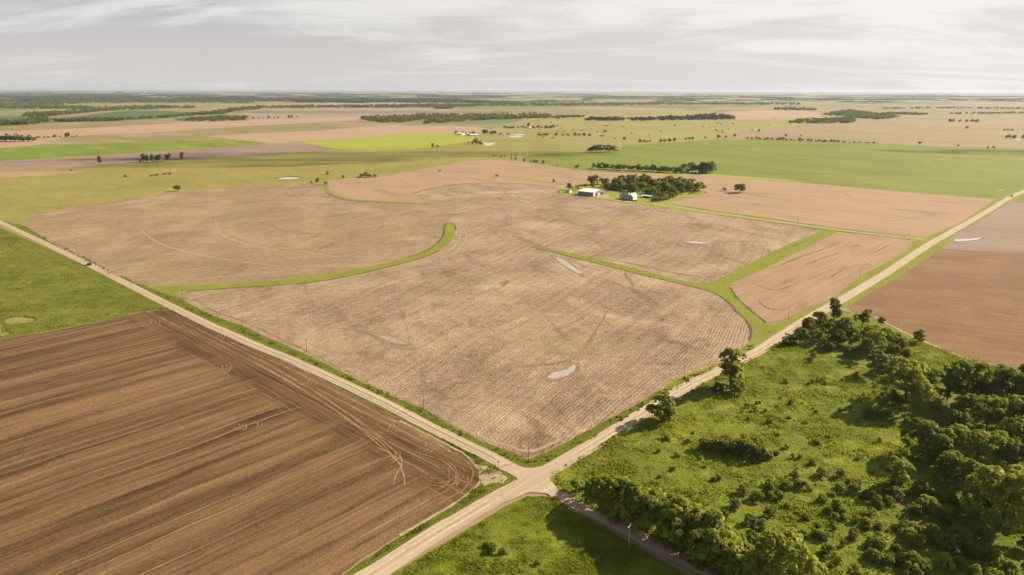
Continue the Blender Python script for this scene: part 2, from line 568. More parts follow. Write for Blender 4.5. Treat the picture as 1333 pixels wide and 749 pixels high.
m_water = water_mat('muddy_water', (0.44, 0.37, 0.31))
m_silt = plain('silty_soil', (0.30, 0.235, 0.175), 0.6, 0.2, 0.4)
m_pond = water_mat('pale_pond_water', (0.50, 0.47, 0.43))

# ------------------------------------------------------------------ the far country
sheet('pasture', [(-900, 400), (-900, 186), (0, 186), (660, 170), (1000, 160), (1500, 160), (1900, 250), (1500, 330), (690, 470), (0, 320)], m_past, 1, rag=0)
sheet('range_land', [(620, 182), (560, 176), (640, 168), (700, 150), (860, 146), (1100, 156), (1333, 150), (1600, 150), (1700, 196), (1333, 194), (1248, 192), (1146, 188), (993, 183), (915, 184), (813, 189), (745, 190), (700, 182)], m_past_far, 2, rag=6, rag_s=60)
sheet('tan_field', [(935, 182), (960, 172), (1040, 163), (1120, 156), (1180, 152), (1333, 154), (1600, 156), (1700, 196), (1333, 193.5), (1248, 191.5), (1146, 187.5), (993, 183)], m_tan, 3, rag=6, rag_s=60)
sheet('pink_field', [(940, 146), (1000, 143.2), (1066, 146), (1068, 152), (995, 155.5), (958, 155.5), (958, 149)], m_pinkfar, 4, rag=3, rag_s=60)
sheet('pale_field', [(700, 156), (800, 145), (860, 143), (930, 143), (935, 147), (800, 152), (760, 158)], m_past_far, 3, rag=3, rag_s=60)
sheet('green_strip_field', [(1075, 141), (1160, 138), (1333, 139), (1333, 146), (1200, 147), (1130, 143)], m_olive, 3, rag=3, rag_s=60)
sheet('green_strip_field', [(600, 138.5), (720, 138), (760, 139.5), (690, 142), (600, 143)], m_grn, 3, rag=3, rag_s=60)
sheet('mauve_field', [(294, 147), (365, 143.5), (446, 141.2), (548, 140.2), (640, 143.5), (640, 147), (548, 149), (474, 152.5), (469, 156), (500, 161.2), (514, 164), (420, 170.5), (330, 176), (282, 176), (240, 160), (325, 157), (325, 150.5)], m_mauvefar, 2, rag=3, rag_s=60)
sheet('olive_field', [(50, 187), (92, 177.5), (220, 171.5), (339, 163.5), (420, 159.5), (470, 157), (500, 161.5), (420, 170.8), (330, 176.5), (240, 182.5), (102, 188)], m_olive, 3, rag=3, rag_s=40)
sheet('olive_field', [(-300, 170), (0, 166), (66, 161), (165, 157), (240, 152.5), (330, 150.5), (325, 157), (241, 159.5), (160, 165), (60, 169), (0, 171.5), (-300, 178)], m_olive, 3, rag=3, rag_s=40)
sheet('pink_strip_field', [(-300, 178), (0, 171.5), (60, 169), (160, 165), (241, 159.5), (325, 157), (420, 153.5), (470, 152), (469, 156), (420, 159.5), (339, 163.5), (220, 171.5), (92, 177.5), (0, 179), (-300, 186)], m_pinkfar, 4, rag=3, rag_s=40)
sheet('dark_green_field', [(70, 155.5), (130, 148), (155, 145), (200, 144), (245, 146), (254, 149), (200, 155.5), (140, 157.5), (90, 158.5)], m_dkgrn, 4, rag=3, rag_s=40)
sheet('dark_green_field', [(225, 154), (292, 149.6), (323, 151), (322, 153), (260, 157), (232, 157.5)], m_dkgrn, 4, rag=3, rag_s=40)
sheet('dark_green_field', [(-200, 153), (0, 152), (30, 152.5), (42, 156), (15, 160), (-200, 163)], m_dkgrn, 4, rag=3, rag_s=40)
sheet('pink_field', [(268, 177.5), (282, 176), (420, 170), (492, 164.5), (515, 163.6), (620, 165), (640, 169), (620, 174), (532, 174), (482, 178.5), (440, 181.5), (400, 184), (357, 186.5), (315, 182.5)], m_pinkfar, 4, rag=3, rag_s=40)
sheet('pink_field', [(-300, 190), (0, 184), (55, 184), (66, 187), (0, 193), (-300, 205)], m_pinkfar, 4, rag=3, rag_s=40)
sheet('lime_field', [(380, 188), (400, 184.3), (440, 181.5), (482, 178.5), (532, 174.2), (575, 174.2), (618, 177.6), (616, 183), (590, 188), (558, 192.5), (500, 195.8), (440, 194.2), (412, 189)], m_lime, 4, rag=2, rag_s=40)
sheet('green_field', [(-300, 205), (0, 193), (102, 188), (212, 183), (310, 183), (345, 186.5), (340, 188.3), (230, 195.7), (133, 202), (0, 209.5), (-300, 225)], m_grn_l, 4, rag=2, rag_s=40)
sheet('mauve_field', [(-300, 226), (0, 210), (133, 203), (230, 196), (345, 187.8), (400, 187), (434, 194), (410, 197.5), (340, 202), (230, 208), (122, 217), (46, 221), (0, 222), (-300, 240)], m_mauve, 4, rag=2, rag_s=30)
sheet('pink_strip_field', [(-200, 236), (0, 224.5), (45, 223), (118, 223.3), (95, 227), (40, 229.5), (0, 232.5), (-200, 250)], m_pink, 4, rag=1.5, rag_s=20)
# the long pink field beyond the stubble
sheet('pink_field', [(422, 238), (429.5, 235), (457.5, 232), (493, 230.6), (514, 227.5), (549, 221), (600, 211), (636, 208.4), (670, 209.5), (690, 211.5), (724, 217.5), (770, 223), (864, 228), (915, 228.5), (1000, 234.5), (1146, 247.3), (1294, 260), (1253, 290), (1206, 307.5), (1190, 307), (1090, 297), (993, 283), (930, 274.5), (868, 264.5),
       (736, 245.5), (670, 238.5), (600, 239), (560, 245.5), (537, 252), (548, 259.5), (549, 264.7), (493, 262.3), (457, 259.7), (430, 248)], m_pink, 4, rag=1.0, rag_s=12)
# big green field
sheet('green_field', [(678, 206), (693, 201), (762, 198), (803, 197), (813, 189.5), (915, 183.2), (1000, 181.8), (1146, 187.8), (1248, 191.8), (1333, 193.3), (1700, 200), (1700, 215), (1340, 244), (1296, 258.5), (1146, 246.8), (1000, 234), (915, 228), (864, 227.5), (770, 222.3), (724, 217), (690, 211)], m_grn, 4, rag=1.5, rag_s=30)
ribbon('field_path', [(1265, 203), (1230, 206), (1207, 211.5), (1211, 216), (1217, 219.5)], 7.0, m_way, 5, rag=1.5)
ribbon('field_furrow', [(985, 226), (1050, 226.2), (1108, 225.7), (1210, 224)], 4.0, m_dkgrn, 5, rag=1.2)
sheet('field_patch', [(1296, 247.5), (1308, 247), (1307, 248.6), (1296, 248.6)], m_lime, 5, rag=0.5)
sheet('field_margin', [(745, 222.5), (800, 224.5), (864, 226.2), (915, 226.3), (1000, 232), (1060, 238), (1000, 234.5), (915, 228.5), (864, 228), (770, 223)], m_lime, 5, rag=1.0)
for pts in ([(549, 222), (600, 225), (640, 228), (690, 233.5), (735, 241)], [(600, 219.5), (660, 219.3), (735, 220.5), (770, 223)], [(660, 232), (724, 238), (742, 239)]):
    ribbon('contour_strip', pts, 4.5, m_past, 5, rag=1.0)
ribbon('contour_strip', [(918, 250), (963, 250.5), (1000, 253), (1050, 255.5), (1090, 259.5)], 5.0, m_past, 5, rag=1.5, taper=True)
for pts in ([(930, 262), (960, 257), (1000, 258), (1060, 266)], [(900, 264), (990, 276), (1090, 290), (1180, 300)], [(1000, 238), (1080, 247), (1180, 256), (1280, 264)], [(640, 214), (700, 220), (780, 227)], [(1050, 251), (1092, 249.8), (1108, 257)], [(878, 262), (925, 256), (1000, 262), (1100, 274), (1160, 284)], [(870, 245), (930, 240), (1010, 246)], [(993, 268), (1070, 279), (1150, 288), (1230, 277)], [(720, 226), (820, 232), (900, 233)], [(440, 240), (500, 236), (560, 228), (640, 222)]):
    ribbon('wheel_track', pts, 1.6, m_trackd, 5, rag=0.8)

# ------------------------------------------------------------------ stubble section
MAIN = [(31, 293.5), (38, 287), (42, 278.5), (60, 275.5), (127.5, 264.5), (219, 252), (255, 248), (340, 241.5), (394, 239), (422, 239), (430, 248), (457, 259.7), (493, 262.3), (549, 264.7), (548, 259.5), (537, 252), (560, 245.5), (600, 239), (670, 238.5), (736, 245.5),
        (725, 252), (751.5, 255.6), (772.5, 258), (795.6, 262.5), (825, 266.5), (860, 270.5), (930, 279), (993, 288.5), (1077, 299.5), (1000, 340), (948, 372), (960, 395), (972, 418), (977, 431), (976, 442), (966, 455), (938, 473), (878, 494), (862, 507), (826, 527.5), (774, 555),
        (751, 568), (728, 580.5), (704, 591.5), (688, 598), (656, 585), (629, 575), (592, 557), (552, 532), (520, 520), (440, 482), (417, 470), (381, 454), (340, 436), (314, 423), (280.6, 412.7), (255, 400), (240, 388), (199, 375), (176, 367), (138, 352.5), (76.5, 321.5)]
sheet('stubble_field', MAIN, m_stub, 3, rag=1.2, rag_s=8)
# the part on the west of the curved waterway, worked on the contour
sheet('stubble_field', [(42, 279.5), (127.5, 266), (255, 249), (340, 242.5), (420, 240.5), (430, 250), (457, 262), (550, 267), (600, 262), (583, 296), (575, 310), (557, 326), (529, 336), (483, 347.6), (432, 356.5), (381, 363), (330, 369), (280, 371), (230, 373), (202, 374), (176, 365.5), (138, 351), (76.5, 320), (35, 295), (39, 288)], m_stub2, 4, rag=1.2, rag_s=8)
sheet('waterway', [(196, 375), (230, 373), (280, 370.6), (330, 368), (381, 363), (432, 356.5), (483, 347.6), (529, 336), (557, 326), (575, 310.6), (579, 298), (581, 291.3), (588, 291), (592, 300), (588, 313), (572, 326), (547, 336.5), (508.6, 346.5), (457.6, 358.5), (406.5, 367), (330, 373.3), (280, 376.5), (242, 379), (227, 383), (245, 390), (232, 388)], m_way, 5, rag=0.6, sm=4)
ribbon('furrow_edge', [(242, 379.6), (280, 377), (330, 373.8), (406.5, 367.6), (457.6, 359), (508.6, 347), (547, 337), (572, 326.6)], 1.3, m_edge, 6, rag=0.6)
ribbon('furrow_edge', [(529, 335.6), (557, 325.6), (574.5, 310.6), (578.3, 298), (580.5, 291.4), (586, 290.2), (591.6, 292.6), (593, 300)], 1.4, m_edge, 6, rag=0.6)
sheet('waterway', [(423, 239.5), (428, 242), (428, 249.5), (438, 254.5), (453, 258.8), (493, 261.8), (548, 264.2), (549, 265.6), (493, 263.4), (452, 260.8), (434, 256.5), (424, 250), (421, 244)], m_way, 6, rag=0.6, sm=3)
ribbon('furrow_edge', [(425, 251), (437, 257), (455, 261.5), (493, 264), (549, 266.2), (560, 266.5)], 2.2, m_edge, 7, rag=0.8)
ribbon('furrow_edge', [(537, 252.5), (560, 246.2), (600, 239.6), (670, 239.2), (720, 243.4)], 2.0, m_edge, 6, rag=0.8)
# eastern waterways joining towards the road
sheet('waterway', [(692, 321.3), (736.5, 328.5), (787.5, 340), (838.6, 352.7), (884.5, 365), (915, 368.7), (935, 364), (960, 351), (1000, 331), (1040, 312.5), (1077, 298.5), (1092, 301), (1060, 317), (1000, 348), (965, 363), (951, 369.5), (949, 375), (961, 390), (981, 407.5), (997, 421), (1011, 421.5), (1026, 414), (1080, 391), (1092, 384.5), (1120.6, 360), (1166.5, 336), (1186, 322), (1190, 315.5), (1206, 312), (1214, 316), (1146, 359), (1100, 385), (1018, 432), (985, 452), (945, 476), (890, 501), (862, 512),
       (862, 507), (878, 493.5), (938, 472.5), (966, 455), (975, 442), (976, 430), (970, 417), (958.5, 405), (943, 389), (923, 379), (889.6, 370), (838.6, 358.5), (787.5, 345.5), (736.5, 332.5)], m_way, 5, rag=0.6, sm=3)
ribbon('furrow_edge', [(690, 321.5), (736.5, 333), (787.5, 346), (838.6, 359), (889.6, 370.6), (923, 379.6), (943, 389.6), (958.5, 405.6), (970.5, 417), (977, 430), (976, 443)], 1.3, m_edge, 7, rag=0.6)
sheet('pink_field', [(1091, 302.5), (1140, 306.5), (1171.6, 309.8), (1188, 315.5), (1184, 322), (1166.5, 335), (1120.6, 359), (1090, 383), (1077, 391), (1026, 412.7), (1011, 420), (998, 420), (981, 406.5), (961, 389.5), (950, 374), (952, 369), (1000, 348)], m_pink_b, 6, rag=0.7)
ribbon('furrow_edge', [(950, 374.5), (961, 390), (981, 407.2), (997, 420.6)], 1.4, m_edge, 7, rag=0.8)

m_damp = broken('damp_soil', (0.16, 0.105, 0.064), (0.27, 0.19, 0.118), 1.6)
# puddles
def puddle(pts, mat=None, lev=8):
    cx = sum(p[0] for p in pts) / len(pts); cy = sum(p[1] for p in pts) / len(pts)
    sheet('damp_patch', [(cx + (x - cx) * 1.22 + (1.5 if x > cx else -1.5), cy + (y - cy) * 1.35) for x, y in pts], m_damp, lev - 1, rag=1.0, rag_s=4, sm=4)
    sheet('puddle', pts, mat or m_water, lev, rag=0.7, rag_s=3, sm=4)


puddle([(724, 335.6), (730, 337), (741, 343), (755.5, 354.5), (753, 356.3), (739, 349), (728, 341)])
puddle([(712.5, 491), (722, 485), (738, 481), (746, 475.3), (749.5, 477), (747, 484), (735, 490.5), (722, 493.6)])
puddle([(892, 315.0), (902, 314.6), (911, 315.2), (926, 316.3), (909, 317.3)], m_pond)
puddle([(487, 435.5), (500, 437.5), (515, 441.5), (530, 447.3), (521, 448.3), (505, 444.3)], m_silt)
puddle([(552, 497), (560, 496), (563, 497.5), (556, 498.7)], m_silt)
puddle([(1242, 312.4), (1262, 311.5), (1278, 309.6), (1268, 313), (1246, 314.2)], m_pond)
puddle([(674, 260.5), (686, 261.5), (693, 264), (684, 263.8)], m_silt)
for pts in ([(655, 372), (640, 379), (656, 374), (664, 365), (650, 368)], [(812, 352), (820, 362), (826, 377), (816, 364)]):
    sheet('damp_patch', pts, m_trackd, 5, rag=1.5, rag_s=5, sm=4)
# worked lines round the contour
for pts, m, w in (([(330, 285), (380, 303), (420, 304), (545, 301)], m_trackd, 1.6), ([(330, 318), (380, 325), (450, 335), (530, 329)], m_trackp, 1.8), ([(335, 338), (380, 348), (420, 352)], m_trackd, 1.4), ([(180, 298), (210, 318), (260, 332), (330, 343), (400, 349)], m_trackp, 2.2),
                  ([(280, 283), (288, 305), (330, 320), (395, 332), (470, 336)], m_trackp, 2.0), ([(60, 300), (130, 285), (230, 268), (330, 258), (430, 262), (540, 270), (650, 270)], m_trackd, 1.5), ([(90, 318), (170, 292), (260, 277), (360, 268), (470, 274), (600, 282)], m_trackp, 1.4),
                  ([(596, 292), (600, 305), (592, 320), (572, 333), (548, 343)], m_trackp, 1.5), ([(601, 292), (607, 306), (600, 322), (580, 337), (556, 347)], m_trackp, 1.2), ([(608, 293), (613, 308), (606, 326), (586, 341)], m_trackp, 1.1),
                  ([(800, 288), (860, 298), (930, 302), (1000, 302), (1050, 300)], m_trackp, 1.5), ([(660, 298), (740, 302), (820, 303)], m_trackp, 1.2), ([(850, 318), (930, 316), (985, 314), (1000, 318)], m_trackd, 2.0), ([(770, 335), (830, 345), (885, 357), (925, 362)], m_trackd, 3.0),
                  ([(440, 428), (470, 432), (520, 453), (545, 454)], m_trackd, 2.0), ([(560, 500), (600, 498), (660, 480), (740, 470), (770, 440), (790, 405)], m_trackd, 2.6), ([(250, 385), (275, 404), (320, 420), (400, 458), (460, 487)], m_trackd, 1.3),
                  ([(968, 426), (960, 450), (930, 466), (880, 486)], m_trackp, 2.0), ([(575, 543), (620, 566), (660, 580), (690, 588), (730, 572), (800, 535)], m_trackp, 1.6)):
    ribbon('field_line', pts, w, m, 5, rag=1.1, taper=True)
for pts in ([(1010, 330), (1030, 322), (1060, 309)], [(1040, 348), (1075, 335), (1100, 327)], [(1080, 362), (1096, 352)], [(985, 372), (1010, 378), (1030, 372)], [(1000, 352), (1040, 336), (1090, 318)], [(1130, 333), (1160, 318)], [(985, 390), (1000, 402), (1020, 404)]):
    ribbon('rill', pts, 1.0, m_edge, 7, rag=0.7, taper=True)

# ------------------------------------------------------------------ fields this side of the roads
sheet('plowed_field', [(-700, 640), (-300, 520), (0, 443), (76.5, 430.5), (153, 415), (184, 407.5), (205, 404.5), (224, 405), (240, 410), (265, 423), (340, 457), (406, 488), (509.6, 541), (589, 582.5), (608, 594), (620, 606), (625, 615), (623, 629), (612, 641), (589, 657.5), (501.6, 709), (446, 746), (300, 850), (-300, 1100), (-900, 1000)], m_plow, 3, rag=0.7, rag_s=6)
sheet('meadow', [(-300, 165), (0, 298), (100, 346.5), (176, 381), (232, 407), (224, 405), (205, 403.5), (184, 406.5), (153, 414), (76.5, 429.5), (0, 442), (-300, 519), (-800, 500), (-900, 200)], m_mead, 3, rag=0.8, rag_s=6)
m_thin = broken('thin_dry_grass', (0.30, 0.24, 0.11), (0.17, 0.165, 0.035), 2.2, 0.36, 0.6)
sheet('bare_patch', [(5, 418), (14, 414.5), (30, 413.5), (44, 415), (43, 418.5), (28, 421), (10, 422)], m_thin, 5, rag=1.2, rag_s=4, sm=3)
sheet('bare_patch', [(0, 436), (6, 433), (12, 434), (5, 438)], m_thin, 5, rag=1.0, rag_s=4, sm=3)
ribbon('furrow_edge', [(0, 442.8), (76.5, 430.3), (153, 414.8), (190, 406)], 1.0, m_edge, 5, rag=0.5)
ribbon('headland_bank', [(520, 548), (589, 583), (608, 594.5), (620, 606), (625, 615), (623, 629), (612, 641), (589, 657.8), (520, 698)], 0.9, m_straw, 6, rag=0.4)
sheet('brown_field', [(1103, 399), (1136, 378.5), (1171.6, 358), (1197, 342), (1225, 324), (1260, 326), (1333, 330.5), (1600, 350), (1700, 560), (1400, 510), (1333, 486), (1261, 468), (1202, 445), (1171.6, 432), (1136, 415), (1112, 410)], m_brown, 3, rag=0.7)
sheet('mauve_field', [(1225, 324), (1233, 316), (1248, 300), (1276, 286.5), (1314, 262), (1333, 265), (1600, 292), (1650, 350), (1333, 330), (1260, 325.5)], m_mauve, 4, rag=0.8)
ribbon('puddle', [(1226, 321), (1250, 325), (1290, 327)], 0.9, m_pond, 6, rag=0.5, taper=True)
ribbon('field_line', [(1136, 380), (1180, 384), (1240, 398), (1333, 416)], 1.6, m_trackd, 5, rag=0.9)
sheet('grass_field', [(1320, 260), (1335, 250), (1500, 200), (1700, 260), (1600, 291), (1333, 264.5), (1316, 261.5)], m_grn_l, 3, rag=0.8)
sheet('rough_pasture', [(716, 616), (735, 604), (765, 588), (840, 545), (900, 505), (990, 460), (1040, 430), (1085, 402), (1112, 408), (1136, 415), (1171.6, 432), (1202, 445), (1261, 468), (1333, 486), (1500, 540), (1800, 700), (1800, 1150), (1000, 900), (920, 755), (722, 640)], m_rough, 3, rag=0.4)
ribbon('pale_farm_track', [(1139, 413), (1172, 430.5), (1202, 444.5), (1261, 467.5), (1333, 485.5)], 1.4, m_straw, 6, rag=0.5)
sheet('grass_corner', [(650, 664), (685, 646), (714, 646), (912, 758), (1000, 850), (500, 900), (480, 765)], m_rough, 3, rag=0.4)
sheet('bare_patch', [(1150, 640), (1160, 637), (1172, 644), (1180, 651), (1189, 660), (1182, 664), (1170, 657), (1156, 649)], m_bare, 5, rag=0.9, rag_s=3, sm=3)

from mathutils import noise as _mn


def hump(x, y):
    a = _mn.noise(Vector((x / 11.0, y / 11.0, 2.0)))
    b = _mn.noise(Vector((x / 4.2, y / 4.2, 9.0)))
    c = _mn.noise(Vector((x / 1.9, y / 1.9, 5.0)))
    return max(0.0, 0.10 + 0.55 * a + 0.42 * b + 0.20 * c)


def hummocks(px, mat, step=1.1, holes=()):
    w = [(P(*p).x, P(*p).y) for p in px]
    x0, x1 = min(p[0] for p in w), max(p[0] for p in w)
    y0, y1 = min(p[1] for p in w), max(p[1] for p in w)
    nx, ny = int((x1 - x0) / step), int((y1 - y0) / step)
    hl = [[(P(*p).x, P(*p).y) for p in h] for h in holes]
    idx = {}; V = []; Fc = []

    def vert(i, j):
        if (i, j) not in idx:
            x = x0 + (i + 0.3 * math.sin(j * 12.9 + i * 4.1)) * step; y = y0 + (j + 0.3 * math.sin(i * 7.7 + j * 3.3)) * step
            idx[(i, j)] = len(V)
            V.append((x, y, 0.055 + hump(x, y) if inside((x, y), w) else 0.03))
        return idx[(i, j)]
    for i in range(nx):
        for j in range(ny):
            cc = (x0 + (i + 0.5) * step, y0 + (j + 0.5) * step)
            if inside(cc, w) and not any(inside(cc, h) for h in hl):
                Fc.append((vert(i, j), vert(i + 1, j), vert(i + 1, j + 1), vert(i, j + 1)))
    o = link('hummocky_pasture', mesh_from('hummocky_pasture', V, Fc, mat, smooth=True))
    tag(o, kind='structure')


hummocks([(728, 622), (745, 610), (775, 592), (850, 550), (905, 512), (990, 468), (1040, 440), (1085, 412), (1136, 422), (1171.6, 440), (1261, 477), (1333, 497), (1420, 530), (1480, 800), (1010, 800), (935, 745)], m_rough, 1.1, [[(1148, 638), (1160, 635), (1174, 643), (1183, 650), (1192, 660), (1183, 667), (1168, 659), (1154, 651)]])
hummocks([(-10, 304), (100, 352), (180, 386), (218, 402), (184, 404), (153, 411), (76.5, 426), (0, 439), (-60, 450), (-60, 290)], m_mead, 1.7, [[(2, 418), (14, 413), (30, 412), (47, 415), (45, 419), (28, 423), (8, 424)], [(-4, 436), (6, 431), (14, 433.5), (5, 440)]])
hummocks([(668, 668), (690, 654), (712, 655), (890, 752), (940, 785), (545, 785), (520, 768)], m_rough)

# verges
sheet('verge', [(-20, 281), (35, 295.5), (76.5, 322), (138, 353), (176, 368), (199, 376), (227, 383), (255, 400.5), (280.6, 413), (314, 423.5), (340, 436), (381, 454.5), (417, 470.5), (440, 482.5), (520, 520.5), (552, 532.5), (592, 557.5), (629, 575.5), (656, 585.5), (688, 598.5), (704, 592), (728, 581), (751, 568.5), (774, 555.5), (826, 528), (862, 507.5), (878, 494),
      (945, 472), (945, 482), (894, 505), (760, 588), (700, 618), (670, 612), (569, 564), (490, 521), (382, 470), (255, 417), (116, 346), (0, 291), (-30, 276)], m_verge, 4, rag=0.6)
sheet('verge', [(-10, 292), (116, 348), (255, 419), (382, 472), (490, 521), (569, 565), (660, 612), (672, 622), (660, 640), (600, 676), (500, 735), (478, 750), (300, 870), (296, 855), (446, 748), (501.6, 710.5), (589, 659), (613, 642), (624, 629.5), (626, 615), (621, 605), (608, 593), (589, 581.5), (509.6, 540), (406, 487), (340, 456), (265, 422), (235, 407), (176, 382), (100, 347.5), (-10, 294.5)], m_verge, 4, rag=0.5)
sheet('verge', [(1085, 400), (1146, 363), (1210, 318), (1290, 274), (1333, 251), (1340, 254), (1316, 262), (1276, 288), (1248, 301), (1225, 324), (1197, 343.5), (1171.6, 359.5), (1136, 380), (1103, 400.5)], m_way, 4, rag=0.6)
sheet('verge', [(1186, 322), (1192, 314), (1205, 311), (1253, 289), (1296, 259), (1340, 243), (1340, 246), (1290, 272), (1212, 317), (1190, 330)], m_way, 6, rag=0.6)
sheet('weedy_corner', [(618, 607), (632, 606), (652, 614), (662, 622), (656, 629), (640, 630), (628, 634), (627, 616)], m_straw, 5, rag=1.0, rag_s=3)

# ------------------------------------------------------------------ roads
m_rut = broken('packed_gravel', (0.56, 0.445, 0.325), (0.43, 0.33, 0.23), 2.5, 0.38, 0.6)
m_rut2 = broken('packed_lane_dirt', (0.55, 0.405, 0.28), (0.42, 0.295, 0.195), 2.5, 0.38, 0.6)
m_ridge = broken('loose_gravel', (0.27, 0.198, 0.130), (0.42, 0.32, 0.225), 1.8, 0.4, 0.6)
ROADB = [(300, 858), (400, 797.5), (490, 745), (569.5, 694), (640, 653), (690, 626), (760, 586.5), (840, 537), (894, 504), (945, 479.5), (993, 454), (1018, 437), (1060, 411), (1100, 388), (1146, 360.5), (1210, 318.5), (1240, 301.5), (1286, 275), (1310, 260.5), (1333, 249.5), (1500, 180)]
ROADA = [(-300, 150), (-200, 195.5), (-100, 242), (0, 289.5), (116, 345), (255, 415), (340, 453), (382, 470), (490, 520), (569.5, 561), (640, 596), (680, 618)]
LANE = [(690, 622), (705, 631.5), (760, 663), (818.5, 692.5), (865, 718), (917.5, 743.5), (1100, 842)]
ribbon('road', ROADB, 6.6, m_roadb, 8, rag=0.35)
ribbon('road', ROADA, 5.6, m_roada, 7, rag=0.35)
ribbon('dirt_lane', LANE, 4.6, m_lane, 9, rag=0.35)
for rd, m, ww in ((ROADB, m_rut, 1.5), (ROADA, m_rut, 1.25), (LANE, m_rut2, 0.95)):
    for sgn in (-1, 1):
        ribbon('wheel_track', rd, 0.75, m, 10, rag=0.22, off=sgn * ww * 0.72)
    ribbon('gravel_ridge', rd, 0.5, m_ridge, 10, rag=0.25, off=0.0)
sheet('road_junction', [(648, 597.5), (672, 606), (685, 609.8), (704, 608.2), (719, 600.5), (748, 590), (755, 596.5), (736, 606), (719, 617), (717, 626.5), (727, 638.5), (720, 648.5), (712, 643.4), (698, 642), (685, 642.5), (668, 650), (640, 660), (640, 645), (668, 631), (673, 624.5), (664, 617.5), (646, 608.5)], m_roadb, 10, rag=0.25, sm=3)
ribbon('wheel_track', [(664, 608), (678, 613), (680, 620), (675, 628), (668, 634)], 0.5, m_lane, 11, rag=0.2)
ribbon('wheel_track', [(610, 668), (660, 640), (712, 612), (770, 580), (850, 530)], 0.7, m_trackp, 9, rag=0.25)
sheet('road_patch', [(164, 368), (171, 369), (176, 373), (172, 374.5), (167, 371.5)], m_mauve, 8, rag=0.3)
for a, b in ((0.42, 0.0),):
    pass
# farm drive and yard
sheet('lawn', [(722, 250.8), (727, 247.5), (745, 243), (770, 238), (830, 236.5), (900, 240), (922, 251.5), (900, 256), (868, 264.6), (930, 275.5), (993, 284.3), (1090, 298), (1190, 308.5), (1206, 312), (1190, 311.5), (1090, 301.2), (993, 288), (930, 279.5), (860, 270.3), (825, 266.5), (795, 262.4), (772, 258), (751, 255.6), (733, 253)], m_lawn, 6, rag=0.5)
sheet('farm_yard', [(774.6, 256.4), (788, 253), (793.5, 255.2), (792.5, 257.6), (786, 258.6), (779, 258)], m_straw, 7, rag=0.5)
sheet('farm_yard', [(796, 259.3), (812, 260.6), (828, 263.2), (822, 263.6), (800, 261)], m_roadb, 7, rag=0.4)
ribbon('driveway', [(1209, 313.5), (1190, 311), (1171, 309), (1090, 299.3), (993, 286), (930, 277.3), (880, 269.6), (840, 264.6), (806, 259.6), (790, 257)], 2.6, m_roadb, 7, rag=0.3)
ribbon('ditch_edge', [(1180, 308.4), (1090, 297.8), (993, 284), (930, 275.4), (880, 267.5)], 1.6, m_edge, 7, rag=0.6)
ribbon('ditch_edge', [(1186, 312.3), (1090, 301.5), (993, 288.3), (930, 279.8)], 1.2, m_edge, 7, rag=0.5)

# ponds far off
for pts in ([(629, 186.3), (638, 186.4), (644, 186.2), (642, 188.3), (637, 190), (632, 189.5)], [(657, 177.6), (668, 177.2), (679, 177), (678, 178.9), (668, 178.9)], [(668, 175.2), (676, 174.8), (683, 175), (681, 176), (672, 176.1)], [(362, 232), (374, 231), (387, 231.2), (389, 232.8), (376, 233.6), (365, 233.4)],
            [(1322, 181), (1333, 180.6), (1345, 180.8), (1340, 182), (1325, 182.2)]):
    sheet('pond', pts, m_pond, 6, rag=0.5, sm=3)
sheet('pond_bank', [(356, 232), (372, 230), (390, 229.8), (393, 232), (388, 231), (374, 230.8), (362, 232.2)], m_edge, 6, rag=0.5)

# tyre marks on the harrowed soil
def arc(cx, cy, rx, ry, a0, a1, n=14):
    return [(cx + rx * math.cos(R(a0 + (a1 - a0) * i / n)), cy + ry * math.sin(R(a0 + (a1 - a0) * i / n))) for i in range(n + 1)]


TR = [[(330, 470), (390, 505), (450, 545), (505, 590), (520, 605), (526, 622), (527, 632)], [(338, 468), (398, 503), (458, 543), (512, 586), (523, 603), (514, 622), (512, 632)], [(240, 420), (330, 466), (420, 516), (500, 572)], [(236, 424), (325, 470), (415, 521), (495, 576)],
      [(300, 446), (400, 492), (500, 543), (585, 588), (610, 605), (615, 622), (600, 640), (560, 662)], [(540, 588), (580, 603), (594, 622), (580, 640), (550, 652)], [(322, 466), (380, 500), (440, 537), (490, 572), (508, 590)]]
for cx, cy, k in ((308, 555, 9), (330, 553, 12), (500, 592, 17), (545, 580, 18), (395, 495, 15), (445, 517, 14), (500, 556, 15), (190, 420, 14), (283, 478, 14), (278, 437, 11), (570, 615, 30), (565, 625, 40)):
    for j in range(3):
        r = k * (0.5 + 0.25 * j)
        TR.append(arc(cx + 2 * j, cy, r, r * 0.62, -70 + 8 * j, 130 + random.uniform(-20, 70)))
for i, pts in enumerate(TR):
    ribbon('tyre_track', pts, 0.42 if i > 7 else 0.6, m_track, 6, rag=0.3, taper=i > 7)

